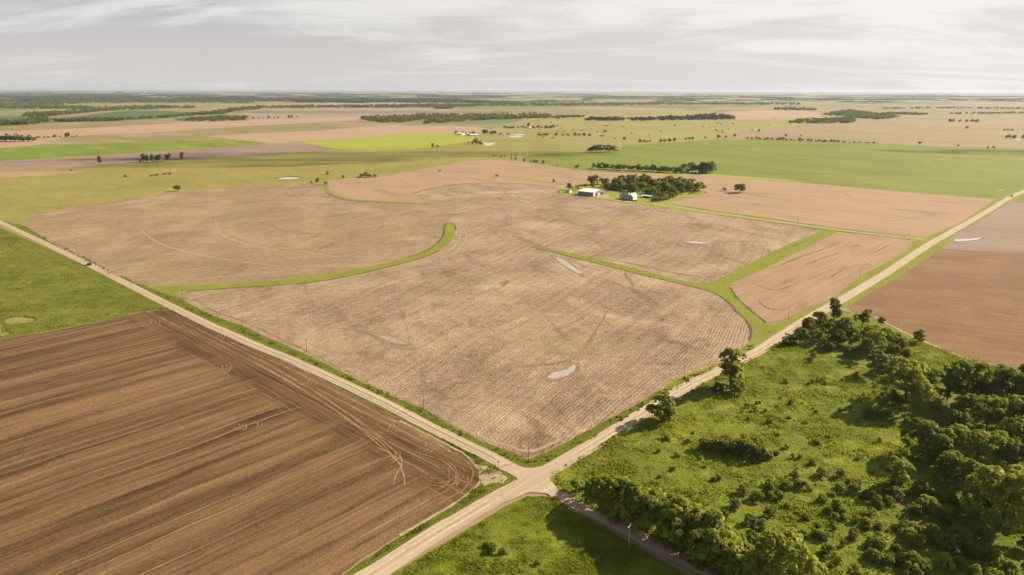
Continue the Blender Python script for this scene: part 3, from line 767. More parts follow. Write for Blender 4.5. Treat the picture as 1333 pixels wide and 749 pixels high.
# ------------------------------------------------------------------ trees
def crown_pts(seed, nf, s, shape='round', base=0.16):
    """leaf clumps of a crown one unit tall: several uneven lobes, denser at their skin"""
    rg = np.random.default_rng(seed)
    lobes = []
    nl = {'round': 20, 'tall': 14, 'open': 13, 'bush': 14, 'wide': 24}[shape]
    for i in range(nl):
        a = rg.uniform(0, 2 * math.pi)
        if shape == 'tall':
            z = base + 0.10 + 0.68 * (i + rg.uniform(0, 1)) / nl
            rr = rg.uniform(0.02, 0.15); r = rg.uniform(0.10, 0.17)
        elif shape == 'open':
            z = rg.uniform(0.28, 0.84); rr = rg.uniform(0.05, 0.27); r = rg.uniform(0.11, 0.17)
        elif shape == 'bush':
            z = rg.uniform(0.06, 0.64); rr = rg.uniform(0.08, 0.46) * math.sqrt(max(0.1, 1 - (z / 0.85) ** 2)); r = rg.uniform(0.2, 0.30)
        elif shape == 'wide':
            z = rg.uniform(0.16, 0.78); rr = (0.50 * math.sqrt(max(0.0, 1 - (max(0, z - 0.25) / 0.62) ** 2))) * rg.uniform(0.35, 1.0); r = rg.uniform(0.12, 0.20)
        else:
            z = rg.uniform(0.18, 0.82); rr = (0.38 * math.sqrt(max(0.0, 1 - (max(0, z - 0.35) / 0.55) ** 2))) * rg.uniform(0.3, 1.0); r = rg.uniform(0.12, 0.19)
        lobes.append((rr * math.cos(a), rr * math.sin(a), z, r))
    L = np.array(lobes)
    # twig clumps on every lobe, leaves on every clump
    sub = []
    for lx, ly, lz, lr in L:
        ks = 16 if nf > 3000 else (11 if nf > 1000 else (6 if nf > 200 else 4))
        for _ in range(ks):
            v = rg.normal(size=3); v /= np.linalg.norm(v)
            if v[2] < -0.3: v[2] = -v[2]
            r2 = lr * rg.uniform(0.24, 0.46)
            sub.append((lx + v[0] * lr * 0.78, ly + v[1] * lr * 0.78, lz + v[2] * lr * 0.66, r2))
    U = np.array(sub)
    w = U[:, 3] ** 2; w = w / w.sum()
    k = rg.choice(len(U), size=nf * 2, p=w)
    d = rg.normal(size=(nf * 2, 3)); d /= np.linalg.norm(d, axis=1)[:, None]
    d[:, 2] = np.where(d[:, 2] < -0.5, -d[:, 2], d[:, 2])
    rad = U[k, 3] * (0.78 + 0.34 * rg.random(nf * 2))
    c = U[k, :3] + d * rad[:, None] * np.array([1.0, 1.0, 0.9])
    dd = np.linalg.norm(c[:, None, :] - L[None, :, :3], axis=2) / L[None, :, 3]
    ok = (dd < 0.60).sum(axis=1) == 0
    ok &= c[:, 2] > base * 0.6
    c = c[ok][:nf]; d = d[ok][:nf]
    n = d + rg.normal(scale=0.34, size=d.shape)
    n /= np.linalg.norm(n, axis=1)[:, None]
    up = rg.normal(size=n.shape)
    u = np.cross(n, up); u /= np.linalg.norm(u, axis=1)[:, None]
    v = np.cross(n, u)
    sz = s * rg.uniform(0.55, 1.25, size=(len(c), 1))
    q = np.empty((len(c), 4, 3))
    for i, (a, b) in enumerate(((-1, -1), (1, -1), (1, 1), (-1, 1))):
        ja = a * rg.uniform(0.45, 1.1, size=(len(c), 1)); jb = b * rg.uniform(0.45, 1.1, size=(len(c), 1))
        q[:, i] = c + u * sz * 0.5 * ja + v * sz * 0.5 * jb
    q[:, :, 2] = np.maximum(q[:, :, 2], 0.004)
    sn = d * 0.75 + rg.normal(scale=0.22, size=d.shape) + 0.45 * (c - np.array([0, 0, 0.4]))
    sn[:, 2] += 0.5
    sn /= np.linalg.norm(sn, axis=1)[:, None]
    flip = (sn * np.cross(q[:, 1] - q[:, 0], q[:, 3] - q[:, 0])).sum(axis=1) < 0
    q[flip] = q[flip][:, ::-1]
    return q.reshape(-1, 3), L, np.repeat(sn, 4, axis=0)


def trunk_geo(L, r0=0.028, seed=0, nlimb=6, sides=6):
    rg = random.Random(seed)
    V = []; Fc = []

    def tube(p, q, ra, rb):
        p = Vector(p); q = Vector(q)
        d = (q - p).normalized()
        u = d.orthogonal().normalized(); w = d.cross(u)
        b = len(V)
        for pt, r in ((p, ra), (q, rb)):
            for i in range(sides):
                a = 2 * math.pi * i / sides
                V.append(tuple(pt + (u * math.cos(a) + w * math.sin(a)) * r))
        for i in range(sides):
            j = (i + 1) % sides
            Fc.append((b + i, b + j, b + sides + j, b + sides + i))
    fork = (rg.uniform(-0.02, 0.02), rg.uniform(-0.02, 0.02), 0.3)
    tube((0, 0, -0.02), fork, r0, r0 * 0.72)
    for l in list(L)[:nlimb]:
        mid = ((fork[0] + l[0]) / 2 * 0.9, (fork[1] + l[1]) / 2 * 0.9, fork[2] + (l[2] - fork[2]) * 0.55)
        tube(fork, mid, r0 * 0.6, r0 * 0.38)
        tube(mid, (l[0], l[1], l[2]), r0 * 0.38, r0 * 0.14)
    return V, Fc


NEAR = {}
for shape, seeds, nf, s in (('round', (1, 2, 3, 4, 21), 9500, 0.036), ('wide', (5, 6, 7, 22), 11500, 0.034), ('tall', (8, 9), 4600, 0.040), ('open', (10, 11, 12), 3000, 0.040), ('bush', (13, 14, 15, 16, 23, 24), 1900, 0.080)):
    for sd in seeds:
        q, L, sn = crown_pts(sd, nf, s, shape, {'bush': 0.02, 'round': 0.05, 'wide': 0.03}.get(shape, 0.14))
        cm = mesh_np('crown', q, 4, MAT['leaf'])
        cm.normals_split_custom_set([tuple(v) for v in sn])
        V, Fc = trunk_geo(L, 0.012 if shape == 'bush' else 0.026, sd, 5 if shape == 'bush' else 8)
        NEAR.setdefault(shape, []).append((cm, mesh_from('trunk', V, Fc, MAT['bark'])))


def lod_mesh(seed, nf, s, shape, tone):
    q, L, sn = crown_pts(seed, nf, s, shape, 0.03 if shape in ('bush', 'wide', 'round') else 0.10)
    V, Fc = trunk_geo(L, 0.03, seed, 2, 4)
    tq = np.array([V[i] for f in Fc for i in f])
    allv = np.vstack([q, tq])
    fm = [0] * (len(q) // 4) + [1] * len(Fc)
    me = mesh_np('tree', allv, 4, [MAT[tone], MAT['bark']], fm)
    if nf > 100:
        tn = [tuple(v) for v in sn]
        for p in list(me.polygons)[len(q) // 4:]: tn += [tuple(p.normal)] * 4
        me.normals_split_custom_set(tn)
    return me


MID = {k: [lod_mesh(100 + i, 900, 0.105, k, t) for i, t in enumerate(('leaf', 'leaf_dark', 'leaf_bright', 'leaf', 'leaf_olive'))] for k in ('round', 'wide', 'tall', 'open', 'bush')}
FAR = {k: [lod_mesh(200 + i, 150, 0.20, k, t) for i, t in enumerate(('leaf_far', 'leaf_far', 'leaf_dark'))] for k in ('round', 'wide', 'bush')}
_rr = random.Random(5)
TREES = []


def near_tree(x, y, hpx, label, shape='round', tone='leaf', w=1.0, group=None, name=None):
    p = P(x, y)
    h = height_for(p, hpx)
    lst = NEAR[shape]
    crown, trunk = lst[_rr.randrange(len(lst))]
    nm = name or ('bush' if shape == 'bush' else 'tree')
    sx = h * w * _rr.uniform(0.95, 1.05)
    root = empty(nm, p, _rr.uniform(0, 6.28), (sx, sx * _rr.uniform(0.93, 1.07), h))
    tag(root, label, nm, group)
    co = link('crown' if nm == 'tree' else 'foliage', crown, root)
    if tone != 'leaf':
        co.material_slots[0].link = 'OBJECT'
        co.material_slots[0].material = MAT[tone]
    link('trunk' if nm == 'tree' else 'stem', trunk, root)
    return root


def lod_tree(x, y, hpx, label, group=None, shape='round', w=1.0, lib=None):
    p = P(x, y)
    h = height_for(p, hpx)
    lib = lib or MID
    me = _rr.choice(lib[shape])
    nm = 'bush' if shape == 'bush' else 'tree'
    o = link(nm, me, None, p, _rr.uniform(0, 6.28), (h * w * _rr.uniform(0.9, 1.1), h * w * _rr.uniform(0.9, 1.1), h))
    return tag(o, label, nm, group)


near_tree(963, 251, 13, 'big lone dome tree in the pink field', 'wide', 'leaf', 1.25)
# two trees on the road bank
near_tree(861, 547, 40, 'open branching roadside tree above the gravel road, nearer the crossroads of two', 'round', 'leaf_bright', 0.95)
near_tree(866, 549, 20, 'round bush at the foot of the open branching roadside tree', 'bush', 'leaf', 0.8)
near_tree(951, 505, 51, 'tall narrow roadside tree standing alone above the gravel road', 'tall', 'leaf_bright', 1.4)
near_tree(958, 512, 21, 'spreading bush at the foot of the tall narrow roadside tree', 'bush', 'leaf', 0.95)
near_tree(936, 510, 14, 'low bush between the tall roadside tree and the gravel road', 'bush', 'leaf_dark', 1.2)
# hedgerow on the lane
ORD = ['first', 'second', 'third', 'fourth', 'fifth', 'sixth', 'seventh', 'eighth', 'ninth', 'tenth', 'eleventh', 'twelfth', 'thirteenth', 'fourteenth']
near_tree(748, 640, 22, 'small round bush beside the crossroads at the start of the shaded lane', 'bush', 'leaf_bright', 0.75)
near_tree(766, 652, 22, 'low bush just before the first hedgerow tree of the shaded lane', 'bush', 'leaf', 0.9)
HR = [(780, 664, 42), (794, 668, 47), (812, 680, 50), (826, 684, 46), (843, 694, 50), (860, 700, 55), (876, 709, 58), (893, 717, 60), (907, 728, 60), (924, 738, 50), (941, 748, 46), (958, 757, 42), (975, 770, 44)]
for i, (x, y, h) in enumerate(HR):
    near_tree(x + 3, y - 4, h * 1.0, ORD[i] + ' hedgerow tree along the shaded lane, counted from the crossroads', ['wide', 'wide', 'round', 'bush'][i % 4], ['leaf_bright', 'leaf_bright', 'leaf'][i % 3], 1.0, None, 'tree')
for i, (x, y, h) in enumerate([(789, 670, 13), (804, 678, 14), (823, 688, 15), (839, 697, 15), (855, 706, 16), (872, 715, 16), (891, 725, 18), (907, 735, 18), (928, 745, 20)]):
    near_tree(x, y, h, 'low undergrowth bush below the hedgerow trees of the lane', 'bush', 'leaf', 1.0, 'undergrowth bushes along the lane')
for x, y, h, lb in ((961, 726, 30, 'rounded bush behind the far end of the lane hedgerow'), (982, 714, 22, 'lower bush just above the big leafy tree at the picture edge'), (972, 742, 34, 'dark bush between the hedgerow end and the big leafy tree')):
    near_tree(x, y, h, lb, 'bush', 'leaf', 0.9)
near_tree(1021, 768, 76, 'big leafy bright tree cut by the bottom edge, beside the lane hedgerow', 'wide', 'leaf_bright', 0.95)
near_tree(1120, 770, 30, 'round bush at the bottom edge between the big leafy tree and scrub', 'bush', 'leaf', 1.0)
# clump where the wood meets the road
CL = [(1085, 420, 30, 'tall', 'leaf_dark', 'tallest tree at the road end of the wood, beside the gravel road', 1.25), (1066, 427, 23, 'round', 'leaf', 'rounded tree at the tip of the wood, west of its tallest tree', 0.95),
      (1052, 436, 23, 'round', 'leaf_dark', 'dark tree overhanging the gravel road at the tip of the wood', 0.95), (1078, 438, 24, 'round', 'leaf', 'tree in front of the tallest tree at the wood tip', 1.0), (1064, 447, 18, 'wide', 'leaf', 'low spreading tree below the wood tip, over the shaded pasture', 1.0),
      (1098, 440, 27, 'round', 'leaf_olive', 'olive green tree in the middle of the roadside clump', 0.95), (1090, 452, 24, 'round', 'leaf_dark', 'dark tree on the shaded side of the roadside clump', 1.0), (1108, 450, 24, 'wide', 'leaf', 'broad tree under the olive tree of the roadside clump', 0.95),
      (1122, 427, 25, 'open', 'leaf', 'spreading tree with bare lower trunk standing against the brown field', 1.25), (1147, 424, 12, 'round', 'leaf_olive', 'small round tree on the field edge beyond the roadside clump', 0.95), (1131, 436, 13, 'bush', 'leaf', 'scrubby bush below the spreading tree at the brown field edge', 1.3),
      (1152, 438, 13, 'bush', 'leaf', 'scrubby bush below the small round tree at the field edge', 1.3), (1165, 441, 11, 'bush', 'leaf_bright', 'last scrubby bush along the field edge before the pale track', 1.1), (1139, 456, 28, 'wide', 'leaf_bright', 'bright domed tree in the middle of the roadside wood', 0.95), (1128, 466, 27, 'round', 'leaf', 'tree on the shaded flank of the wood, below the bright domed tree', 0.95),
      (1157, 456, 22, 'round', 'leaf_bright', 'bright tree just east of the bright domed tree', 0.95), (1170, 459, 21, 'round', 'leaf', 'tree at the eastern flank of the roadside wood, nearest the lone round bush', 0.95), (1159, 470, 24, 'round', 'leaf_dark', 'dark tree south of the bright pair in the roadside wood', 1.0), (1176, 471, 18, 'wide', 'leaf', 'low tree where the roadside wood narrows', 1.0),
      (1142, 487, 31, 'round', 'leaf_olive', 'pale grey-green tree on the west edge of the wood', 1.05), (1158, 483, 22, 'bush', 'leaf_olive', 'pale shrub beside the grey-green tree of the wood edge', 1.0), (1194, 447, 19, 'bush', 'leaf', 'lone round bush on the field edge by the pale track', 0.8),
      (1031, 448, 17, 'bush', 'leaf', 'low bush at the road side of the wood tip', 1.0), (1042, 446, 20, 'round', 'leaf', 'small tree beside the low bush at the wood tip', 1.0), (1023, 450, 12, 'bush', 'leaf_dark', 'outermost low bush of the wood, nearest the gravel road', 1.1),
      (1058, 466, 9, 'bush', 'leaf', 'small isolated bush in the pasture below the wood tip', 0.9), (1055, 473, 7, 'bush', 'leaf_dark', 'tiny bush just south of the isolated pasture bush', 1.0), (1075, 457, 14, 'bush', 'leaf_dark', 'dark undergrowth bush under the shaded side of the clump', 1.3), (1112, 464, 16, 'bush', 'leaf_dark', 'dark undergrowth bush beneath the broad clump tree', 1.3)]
for x, y, h, sh, tn, lb, w in CL:
    near_tree(x, y, h, lb, sh, tn, w)
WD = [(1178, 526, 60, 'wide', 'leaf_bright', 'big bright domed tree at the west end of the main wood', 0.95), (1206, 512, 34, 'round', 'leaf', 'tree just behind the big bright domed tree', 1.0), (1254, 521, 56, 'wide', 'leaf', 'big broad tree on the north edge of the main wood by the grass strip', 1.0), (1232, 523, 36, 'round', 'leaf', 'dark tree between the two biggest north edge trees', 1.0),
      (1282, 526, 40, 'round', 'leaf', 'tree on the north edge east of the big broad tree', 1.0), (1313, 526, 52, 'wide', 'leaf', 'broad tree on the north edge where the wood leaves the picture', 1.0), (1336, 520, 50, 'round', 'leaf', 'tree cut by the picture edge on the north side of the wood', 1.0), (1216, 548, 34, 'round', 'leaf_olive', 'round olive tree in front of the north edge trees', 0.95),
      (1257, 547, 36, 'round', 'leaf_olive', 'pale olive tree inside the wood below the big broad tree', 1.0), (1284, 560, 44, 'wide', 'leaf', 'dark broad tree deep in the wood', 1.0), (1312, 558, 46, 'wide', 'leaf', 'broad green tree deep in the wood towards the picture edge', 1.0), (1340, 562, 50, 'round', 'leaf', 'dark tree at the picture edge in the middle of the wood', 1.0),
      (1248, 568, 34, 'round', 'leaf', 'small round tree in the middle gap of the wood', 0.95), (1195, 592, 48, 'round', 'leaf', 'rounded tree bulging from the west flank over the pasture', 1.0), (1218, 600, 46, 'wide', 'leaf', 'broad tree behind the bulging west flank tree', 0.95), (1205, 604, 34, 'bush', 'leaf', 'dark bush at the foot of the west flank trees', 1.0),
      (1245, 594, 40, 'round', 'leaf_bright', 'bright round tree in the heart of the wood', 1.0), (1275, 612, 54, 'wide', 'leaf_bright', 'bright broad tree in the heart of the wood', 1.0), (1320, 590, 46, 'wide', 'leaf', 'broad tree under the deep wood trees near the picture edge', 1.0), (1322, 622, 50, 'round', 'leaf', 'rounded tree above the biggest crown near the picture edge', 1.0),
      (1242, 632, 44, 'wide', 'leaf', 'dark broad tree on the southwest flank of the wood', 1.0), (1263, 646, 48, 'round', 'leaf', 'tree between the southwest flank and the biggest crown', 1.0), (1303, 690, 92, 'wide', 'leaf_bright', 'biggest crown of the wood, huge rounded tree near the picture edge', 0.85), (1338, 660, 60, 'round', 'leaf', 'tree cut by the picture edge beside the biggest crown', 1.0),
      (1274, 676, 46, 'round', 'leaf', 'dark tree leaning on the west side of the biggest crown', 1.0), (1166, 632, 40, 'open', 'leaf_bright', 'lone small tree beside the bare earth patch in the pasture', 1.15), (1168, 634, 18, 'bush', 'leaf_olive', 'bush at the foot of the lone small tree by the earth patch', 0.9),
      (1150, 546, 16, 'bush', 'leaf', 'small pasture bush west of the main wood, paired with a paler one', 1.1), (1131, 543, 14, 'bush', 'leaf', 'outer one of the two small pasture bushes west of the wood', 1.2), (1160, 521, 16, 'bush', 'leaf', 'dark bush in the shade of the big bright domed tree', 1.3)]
for x, y, h, sh, tn, lb, w in WD:
    near_tree(x, y, h, lb, sh, tn, w)
# thicket in the pasture
for i, (x, y, h) in enumerate([(917, 584, 15), (928, 586, 19), (940, 588, 20), (951, 590, 20), (962, 592, 22), (974, 593, 24), (985, 595, 20), (995, 597, 16), (968, 583, 18), (945, 581, 16), (931, 579, 13), (984, 586, 18)]):
    near_tree(x, y, h, 'dense bush of the long thicket in the middle of the pasture', 'bush', 'leaf' if i % 3 else 'leaf_dark', 1.0, 'bushes of the pasture thicket')

# scrub near the bottom edge
SCRUB = [(1168, 632), (1200, 640), (1230, 655), (1262, 690), (1333, 705), (1400, 760), (1400, 830), (1150, 830), (1165, 740), (1185, 700)]
n = 0
rs = random.Random(21)
while n < 62:
    x, y = rs.uniform(1150, 1380), rs.uniform(640, 800)
    if inside((x, y), SCRUB):
        near_tree(x, y, rs.uniform(11, 24), 'low rounded scrub bush on the shaded slope below the main wood', 'bush', rs.choice(['leaf', 'leaf', 'leaf_bright', 'leaf_dark']), rs.uniform(0.8, 1.1), 'scrub bushes below the main wood')
        n += 1
DOTS = [((1000, 1180, 620, 749), 66, (6, 15)), ((740, 1190, 520, 640), 58, (2.5, 8)), ((960, 1140, 455, 560), 34, (2.5, 6)), ((1000, 1180, 640, 749), 30, (5, 11)), ((900, 1010, 640, 730), 14, (8, 16))]
for (x0, x1, y0, y1), k, (h0, h1) in DOTS:
    n = 0
    while n < k:
        x, y = rs.uniform(x0, x1), rs.uniform(y0, y1)
        if y < 612 - (x - 735) * 0.56 + 34: continue
        if y > 640 + (x - 745) * 0.55 and x < 1000: continue
        near_tree(x, y, rs.uniform(h0, h1), 'small weedy shrub dotted over the rough pasture', 'bush', rs.choice(['leaf', 'leaf', 'leaf_dark', 'leaf_bright']), rs.uniform(0.7, 1.3), 'small shrubs dotted over the rough pasture', 'shrub')
        n += 1
for x, y, h in ((640, 718, 10), (655, 722, 8), (632, 712, 7), (700, 735, 6)):
    near_tree(x, y, h, 'small dark shrub in the grass corner below the crossroads', 'bush', 'leaf_dark', 1.2, 'shrubs in the grass corner', 'shrub')

# lone trees out on the land
LONE = [(232, 249.3, 9, 'lone round tree on the north edge of the stubble field', 'round', 1.2), (163, 230.8, 4, 'small flat bush in the western pasture beyond the stubble', 'bush', 1.2), (93, 223.2, 3.2, 'tiny bush on the narrow pink strip field', 'bush', 1.1), (130, 213, 9.5, 'single tree on the mauve field, apart from the tree cluster', 'tall', 1.3),
        (426.5, 227.5, 5.5, 'round bush in the pasture above the small pond', 'bush', 0.9), (446.6, 232.8, 6, 'round bush beside the corner of the pink field', 'bush', 0.7), (414, 238.3, 8, 'larger round bush near the head of the green waterway', 'bush', 0.8), (424.6, 240.8, 6.5, 'round bush right at the head of the green waterway', 'bush', 0.9), (405, 238.5, 3, 'tiny bush west of the waterway head', 'bush', 1.0),
        (572.5, 224, 4.5, 'lone bush on the contour strip in the pink field', 'bush', 0.8), (646.5, 231, 5.5, 'lone round bush in the middle of the pink field', 'bush', 0.8), (720.5, 238.3, 6, 'lone round bush in the pink field near the barn', 'bush', 0.7), (563, 192.3, 6, 'taller of two trees at the edge of the lime field', 'round', 1.1), (570, 192.4, 5, 'smaller of two trees at the edge of the lime field', 'bush', 0.9),
        (751, 220.2, 8, 'isolated bush between the pink field and the green field', 'bush', 0.75), (943, 248.8, 5.6, 'small bush beside the big lone dome tree in the pink field', 'bush', 0.8), (1197.5, 188.5, 4.5, 'wind bent tree on the far edge of the green field', 'open', 1.6), (1247, 190.8, 3, 'small tree on the far edge of the green field', 'round', 1.3),
        (1286, 193.2, 3.4, 'first of two joined bushes at the corner of the green field', 'bush', 1.0), (1293, 193.4, 3.8, 'second of two joined bushes at the corner of the green field', 'bush', 0.9), (1023, 178.2, 3.6, 'single tree just above the hedge line of the green field', 'round', 1.2), (1042, 178, 3.0, 'second single tree above the hedge line of the green field', 'round', 1.3),
        (1259, 168, 4.2, 'dark round tree out on the tan range', 'wide', 1.2), (1057, 272, 0.1, None, None, 0), (787, 172.6, 3.5, 'dark thicket in the middle of the pale range', 'wide', 1.8), (812.5, 183.5, 5.4, 'grey thin tree on the pale range above the green field', 'open', 1.2), (935.5, 180.6, 5, 'round tree on the far rim of the green field', 'round', 1.2), (944.5, 180.7, 4.5, 'smaller tree next to the round tree on the field rim', 'round', 1.2), (957, 178.2, 4, 'tree standing off the far rim of the green field', 'round', 1.3), (918, 180.5, 3, 'low tree on the rim between tree groups', 'bush', 1.2), (988, 172.5, 4.5, 'solitary tree on the tan range', 'round', 0.9)]
for x, y, h, lb, sh, w in LONE:
    if lb: lod_tree(x, y, h, lb, None, sh, w)
for x, y, h in ((187, 211, 11), (192, 211, 9), (199, 211, 10.5), (205, 211, 9), (209, 211, 10), (217, 210, 9), (222, 210, 11), (237, 208, 9.5)):
    lod_tree(x, y, h, 'slim upright tree of the cluster on the mauve field', 'tree cluster on the mauve field', 'tall', 1.25)
for x, y, h in ((182, 210, 3), (191, 229, 0.1), (183, 211.5, 4)):
    if h > 1: lod_tree(x, y, h, 'low bush beside the tree cluster on the mauve field', 'bushes by the tree cluster', 'bush', 1.0)
for x, y in ((198, 229.6), (205, 228.6), (214, 227.5), (222, 227)):
    lod_tree(x, y, 2.6, 'flat thicket bush in the western pasture', 'flat thicket in the western pasture', 'bush', 2.2)
for x, y, h in ((471, 231, 6), (476, 231.2, 8.5), (482, 231.3, 7), (488, 231.2, 5)):
    lod_tree(x, y, h, 'bush of the dark clump on the pink field corner', 'dark clump on the pink field corner', 'bush', 0.9)
# hedge trees along the pink field's western tip
for x, y, h in ((665.6, 208, 3), (671.5, 209.5, 5), (682.5, 211, 5), (691.5, 212, 3), (695.5, 212, 4), (699, 212.5, 4.5), (707.5, 213.5, 5), (725.5, 217, 2.5), (642, 204, 2.5), (645, 204.2, 2.5), (652, 206, 3.5), (657, 204.6, 3), (666, 203.6, 2.6), (672, 202.8, 2.6)):
    lod_tree(x, y, h, 'small tree in the sparse line at the tip of the pink field', 'sparse tree line at the pink field tip', 'round', 1.1)
# tree row behind the farm
for i in range(24):
    f = i / 23
    x = 774 + 112 * f + rs.uniform(-1.5, 1.5)
    lod_tree(x, 219.8 + 5.8 * f + rs.uniform(-0.3, 0.3), rs.uniform(6.5, 9.5), 'tree of the long dark row between the pink and green fields', 'long tree row behind the farm', rs.choice(['round', 'wide']), 1.15)
for x, y, h, sh in ((889, 223, 11, 'round'), (886, 225, 9, 'wide'), (900, 224.5, 14, 'wide'), (905, 225, 12, 'round'), (910, 225.5, 12, 'wide'), (914, 225, 14, 'round'), (919, 225, 15.5, 'round'), (924, 225.5, 16, 'wide'), (927, 224, 14, 'open'), (916, 226, 10, 'wide'), (880, 225.5, 8, 'round')):
    lod_tree(x, y, h, 'tree of the tall grove round the pale shed at the green field', 'tall grove round the pale shed', sh, 1.1)
for x, y, h in ((767, 198, 6), (771, 198, 9), (777, 198, 10), (782, 198, 10), (788, 198.2, 10.5), (794, 198.2, 10), (799, 198.2, 9)):
    lod_tree(x, y, h, 'tree of the rounded grove standing in the green field', 'rounded grove in the green field', 'wide', 1.05)
# windbreak round the farmhouse
WB = [(770, 241), (785, 239), (800, 240), (820, 238), (850, 239), (880, 241), (905, 246), (917, 250), (908, 252.5), (890, 255), (868, 260), (850, 262.5), (846, 258), (850, 254), (835, 252), (815, 249), (795, 247.5), (788, 246)]
n = 0
pts_wb = []
while len(pts_wb) < 84:
    x, y = rs.uniform(765, 920), rs.uniform(238, 263)
    if inside((x, y), WB) and all(math.hypot((x - a) * 0.55, (y - b)) > 1.5 for a, b in pts_wb): pts_wb.append((x, y))
for x, y in pts_wb:
    hh = 12.5 - 0.22 * (y - 240) if y < 256 else 8.0
    lod_tree(x, y, hh * rs.uniform(0.65, 1.25), 'tree of the dense windbreak behind the farmhouse', 'dense windbreak behind the farmhouse', rs.choice(['round', 'wide', 'wide', 'bush', 'round']), 1.25)
for x in np.linspace(850, 872, 9):
    lod_tree(float(x), 263.0 - (x - 850) * 0.14, 6.5, 'low bush on the front edge of the windbreak', 'low bushes fronting the windbreak', 'bush', 0.9)
for x, y, h, lb, sh in ((741, 247.5, 9, 'bushy tree behind the small white shed', 'round'), (752, 247, 7, 'dark bush tree next to the long barn end', 'bush'), (762, 245.5, 8, 'feathery tree behind the long barn', 'open'), (771, 245, 8.5, 'slender tree rising behind the barn roof', 'tall'), (727.5, 251, 2.6, 'small bush at the field corner of the farm lawn', 'bush'),
                        (826, 258, 2.0, 'little shrub beside the farmhouse porch', 'bush'), (919, 252, 2.0, 'stray bush at the eastern tip of the windbreak', 'bush'), (823, 240, 17, 'tall bare topped tree sticking out of the windbreak', 'open')):
    lod_tree(x, y, h, lb, None, sh, 1.1)
# hedge line along the green field's far edge
for i in range(34):
    f = (i + rs.uniform(-0.3, 0.3)) / 33
    lod_tree(974 + 168 * f, 181.4 + 5.8 * f, rs.uniform(2.2, 4.6) * (1.0 if f < 0.75 else 0.6), 'small tree of the broken hedge line on the green field horizon', 'broken hedge line of the green field', rs.choice(['round', 'bush', 'wide']), 1.35, FAR)
for x, y, h in ((833, 186, 5), (838, 185.6, 4), (842, 185.5, 3), (846, 185.3, 3.2), (860, 185.4, 4.2), (865, 185.2, 4.4), (871, 184.9, 5), (878, 184.2, 4.6), (893, 182.3, 3), (897, 182.2, 3.4), (902, 182, 4.2)):
    lod_tree(x, y, h, 'tree in the spaced row on the rim of the green field', 'spaced row on the green field rim', 'round', 1.2, FAR)
for x, y, h in ((702, 177.3, 4), (707, 177.3, 5), (712, 177.2, 4), (724, 176.9, 4), (733, 177.2, 3), (739, 177.2, 3.4), (748, 177.3, 5), (754, 177.3, 3.6), (760, 177.2, 4.4), (767, 177.4, 3.4)):
    lod_tree(x, y, h, 'tree in the dark row beyond the yellow pasture', 'dark row beyond the yellow pasture', 'wide', 1.2, FAR)
for x, y, h in ((610, 187.6, 3.2), (615, 188.6, 5), (619.5, 188.6, 9.5), (624.5, 188.8, 6), (627, 189.2, 4)):
    lod_tree(x, y, h, 'tree of the small group beside the white pond', 'tree group beside the white pond', 'round', 0.9, FAR)
for x, y, h in ((594, 174.4, 4.2), (602.5, 174.5, 3.5), (607, 175, 3), (612, 175, 3.6), (616.5, 175.2, 4.4), (630, 174.4, 6.5), (633.5, 174.4, 5.6), (640, 174.8, 4.6), (644, 174.8, 5), (651, 176, 4), (661, 176.4, 3.4)):
    lod_tree(x, y, h, 'tree round the distant white farmstead', 'trees round the distant white farmstead', 'wide', 1.1, FAR)
for x in (657, 660, 664, 668, 674, 680, 684, 694, 700, 705, 711, 717, 720):
    lod_tree(x, 167.2 + rs.uniform(-0.5, 0.6), rs.uniform(2, 4.4), 'tree of the line by the reddish silo', 'tree line by the reddish silo', 'wide', 1.4, FAR)
for x, y, h in ((1236, 158.6, 4), (1240, 158.6, 4.5), (1249, 159, 3.4), (1258, 159.4, 4), (1266, 159.6, 5.4), (1271, 159.6, 4.4), (1307, 170.4, 3), (1312, 170.4, 3.4), (1317, 170.6, 3), (1313, 180.5, 6), (1320, 180.5, 5), (1332, 180.6, 5.6)):
    lod_tree(x, y, h, 'tree round the small far farmstead on the tan range', 'trees of the far eastern farmstead', 'wide', 1.1, FAR)
for x, y, h in ((3, 184.5, 8), (9, 184.5, 11), (14, 184.6, 11.5), (20, 184.7, 12), (26, 184.7, 9), (31, 184.8, 10), (37, 184.7, 9.5), (43, 184.7, 9), (-3, 184.3, 10), (50, 180.5, 4)):
    lod_tree(x, y, h, 'tree of the dark grove at the end of the western pink field', 'dark grove at the western pink field', 'wide', 1.15, FAR)
for x, y, h in ((58, 180, 2.6), (63, 179.8, 2.6), (71.5, 179.6, 4.5), (79, 178.8, 2.5), (88, 179, 6.5), (94, 178.6, 2.4), (100, 178, 2.4)):
    lod_tree(x, y, h, 'small tree in the hedge running from the western dark grove', 'hedge from the western dark grove', 'round', 1.3, FAR)
for x, y, h in ((330, 155.5, 3), (337, 155.4, 2), (342, 155.3, 2), (350, 154.6, 3.4), (349, 153, 2), (357, 154.6, 2), (362, 154.4, 2.6), (376, 153.6, 3.4), (380, 153.6, 4), (387, 153.4, 2.4)):
    lod_tree(x, y, h, 'small tree on the pale strip between pink and mauve fields', 'scattered trees on the pale strip', 'round', 1.2, FAR)
RANGE = [(690, 182), (700, 158), (760, 150), (870, 158), (960, 157), (1010, 152), (1000, 176), (900, 180), (830, 183)]
n = 0
while n < 64:
    x, y = rs.uniform(640, 1030), rs.uniform(148, 184)
    if inside((x, y), RANGE):
        if math.sin(x * 0.09) + math.sin(y * 0.8 + x * 0.03) < rs.uniform(-1.2, 0.6): continue
        lod_tree(x, y, rs.uniform(1.0, 2.3), 'tiny tree scattered over the pale range land', 'scattered trees on the pale range', 'bush', rs.uniform(1.0, 1.6), FAR)
        n += 1


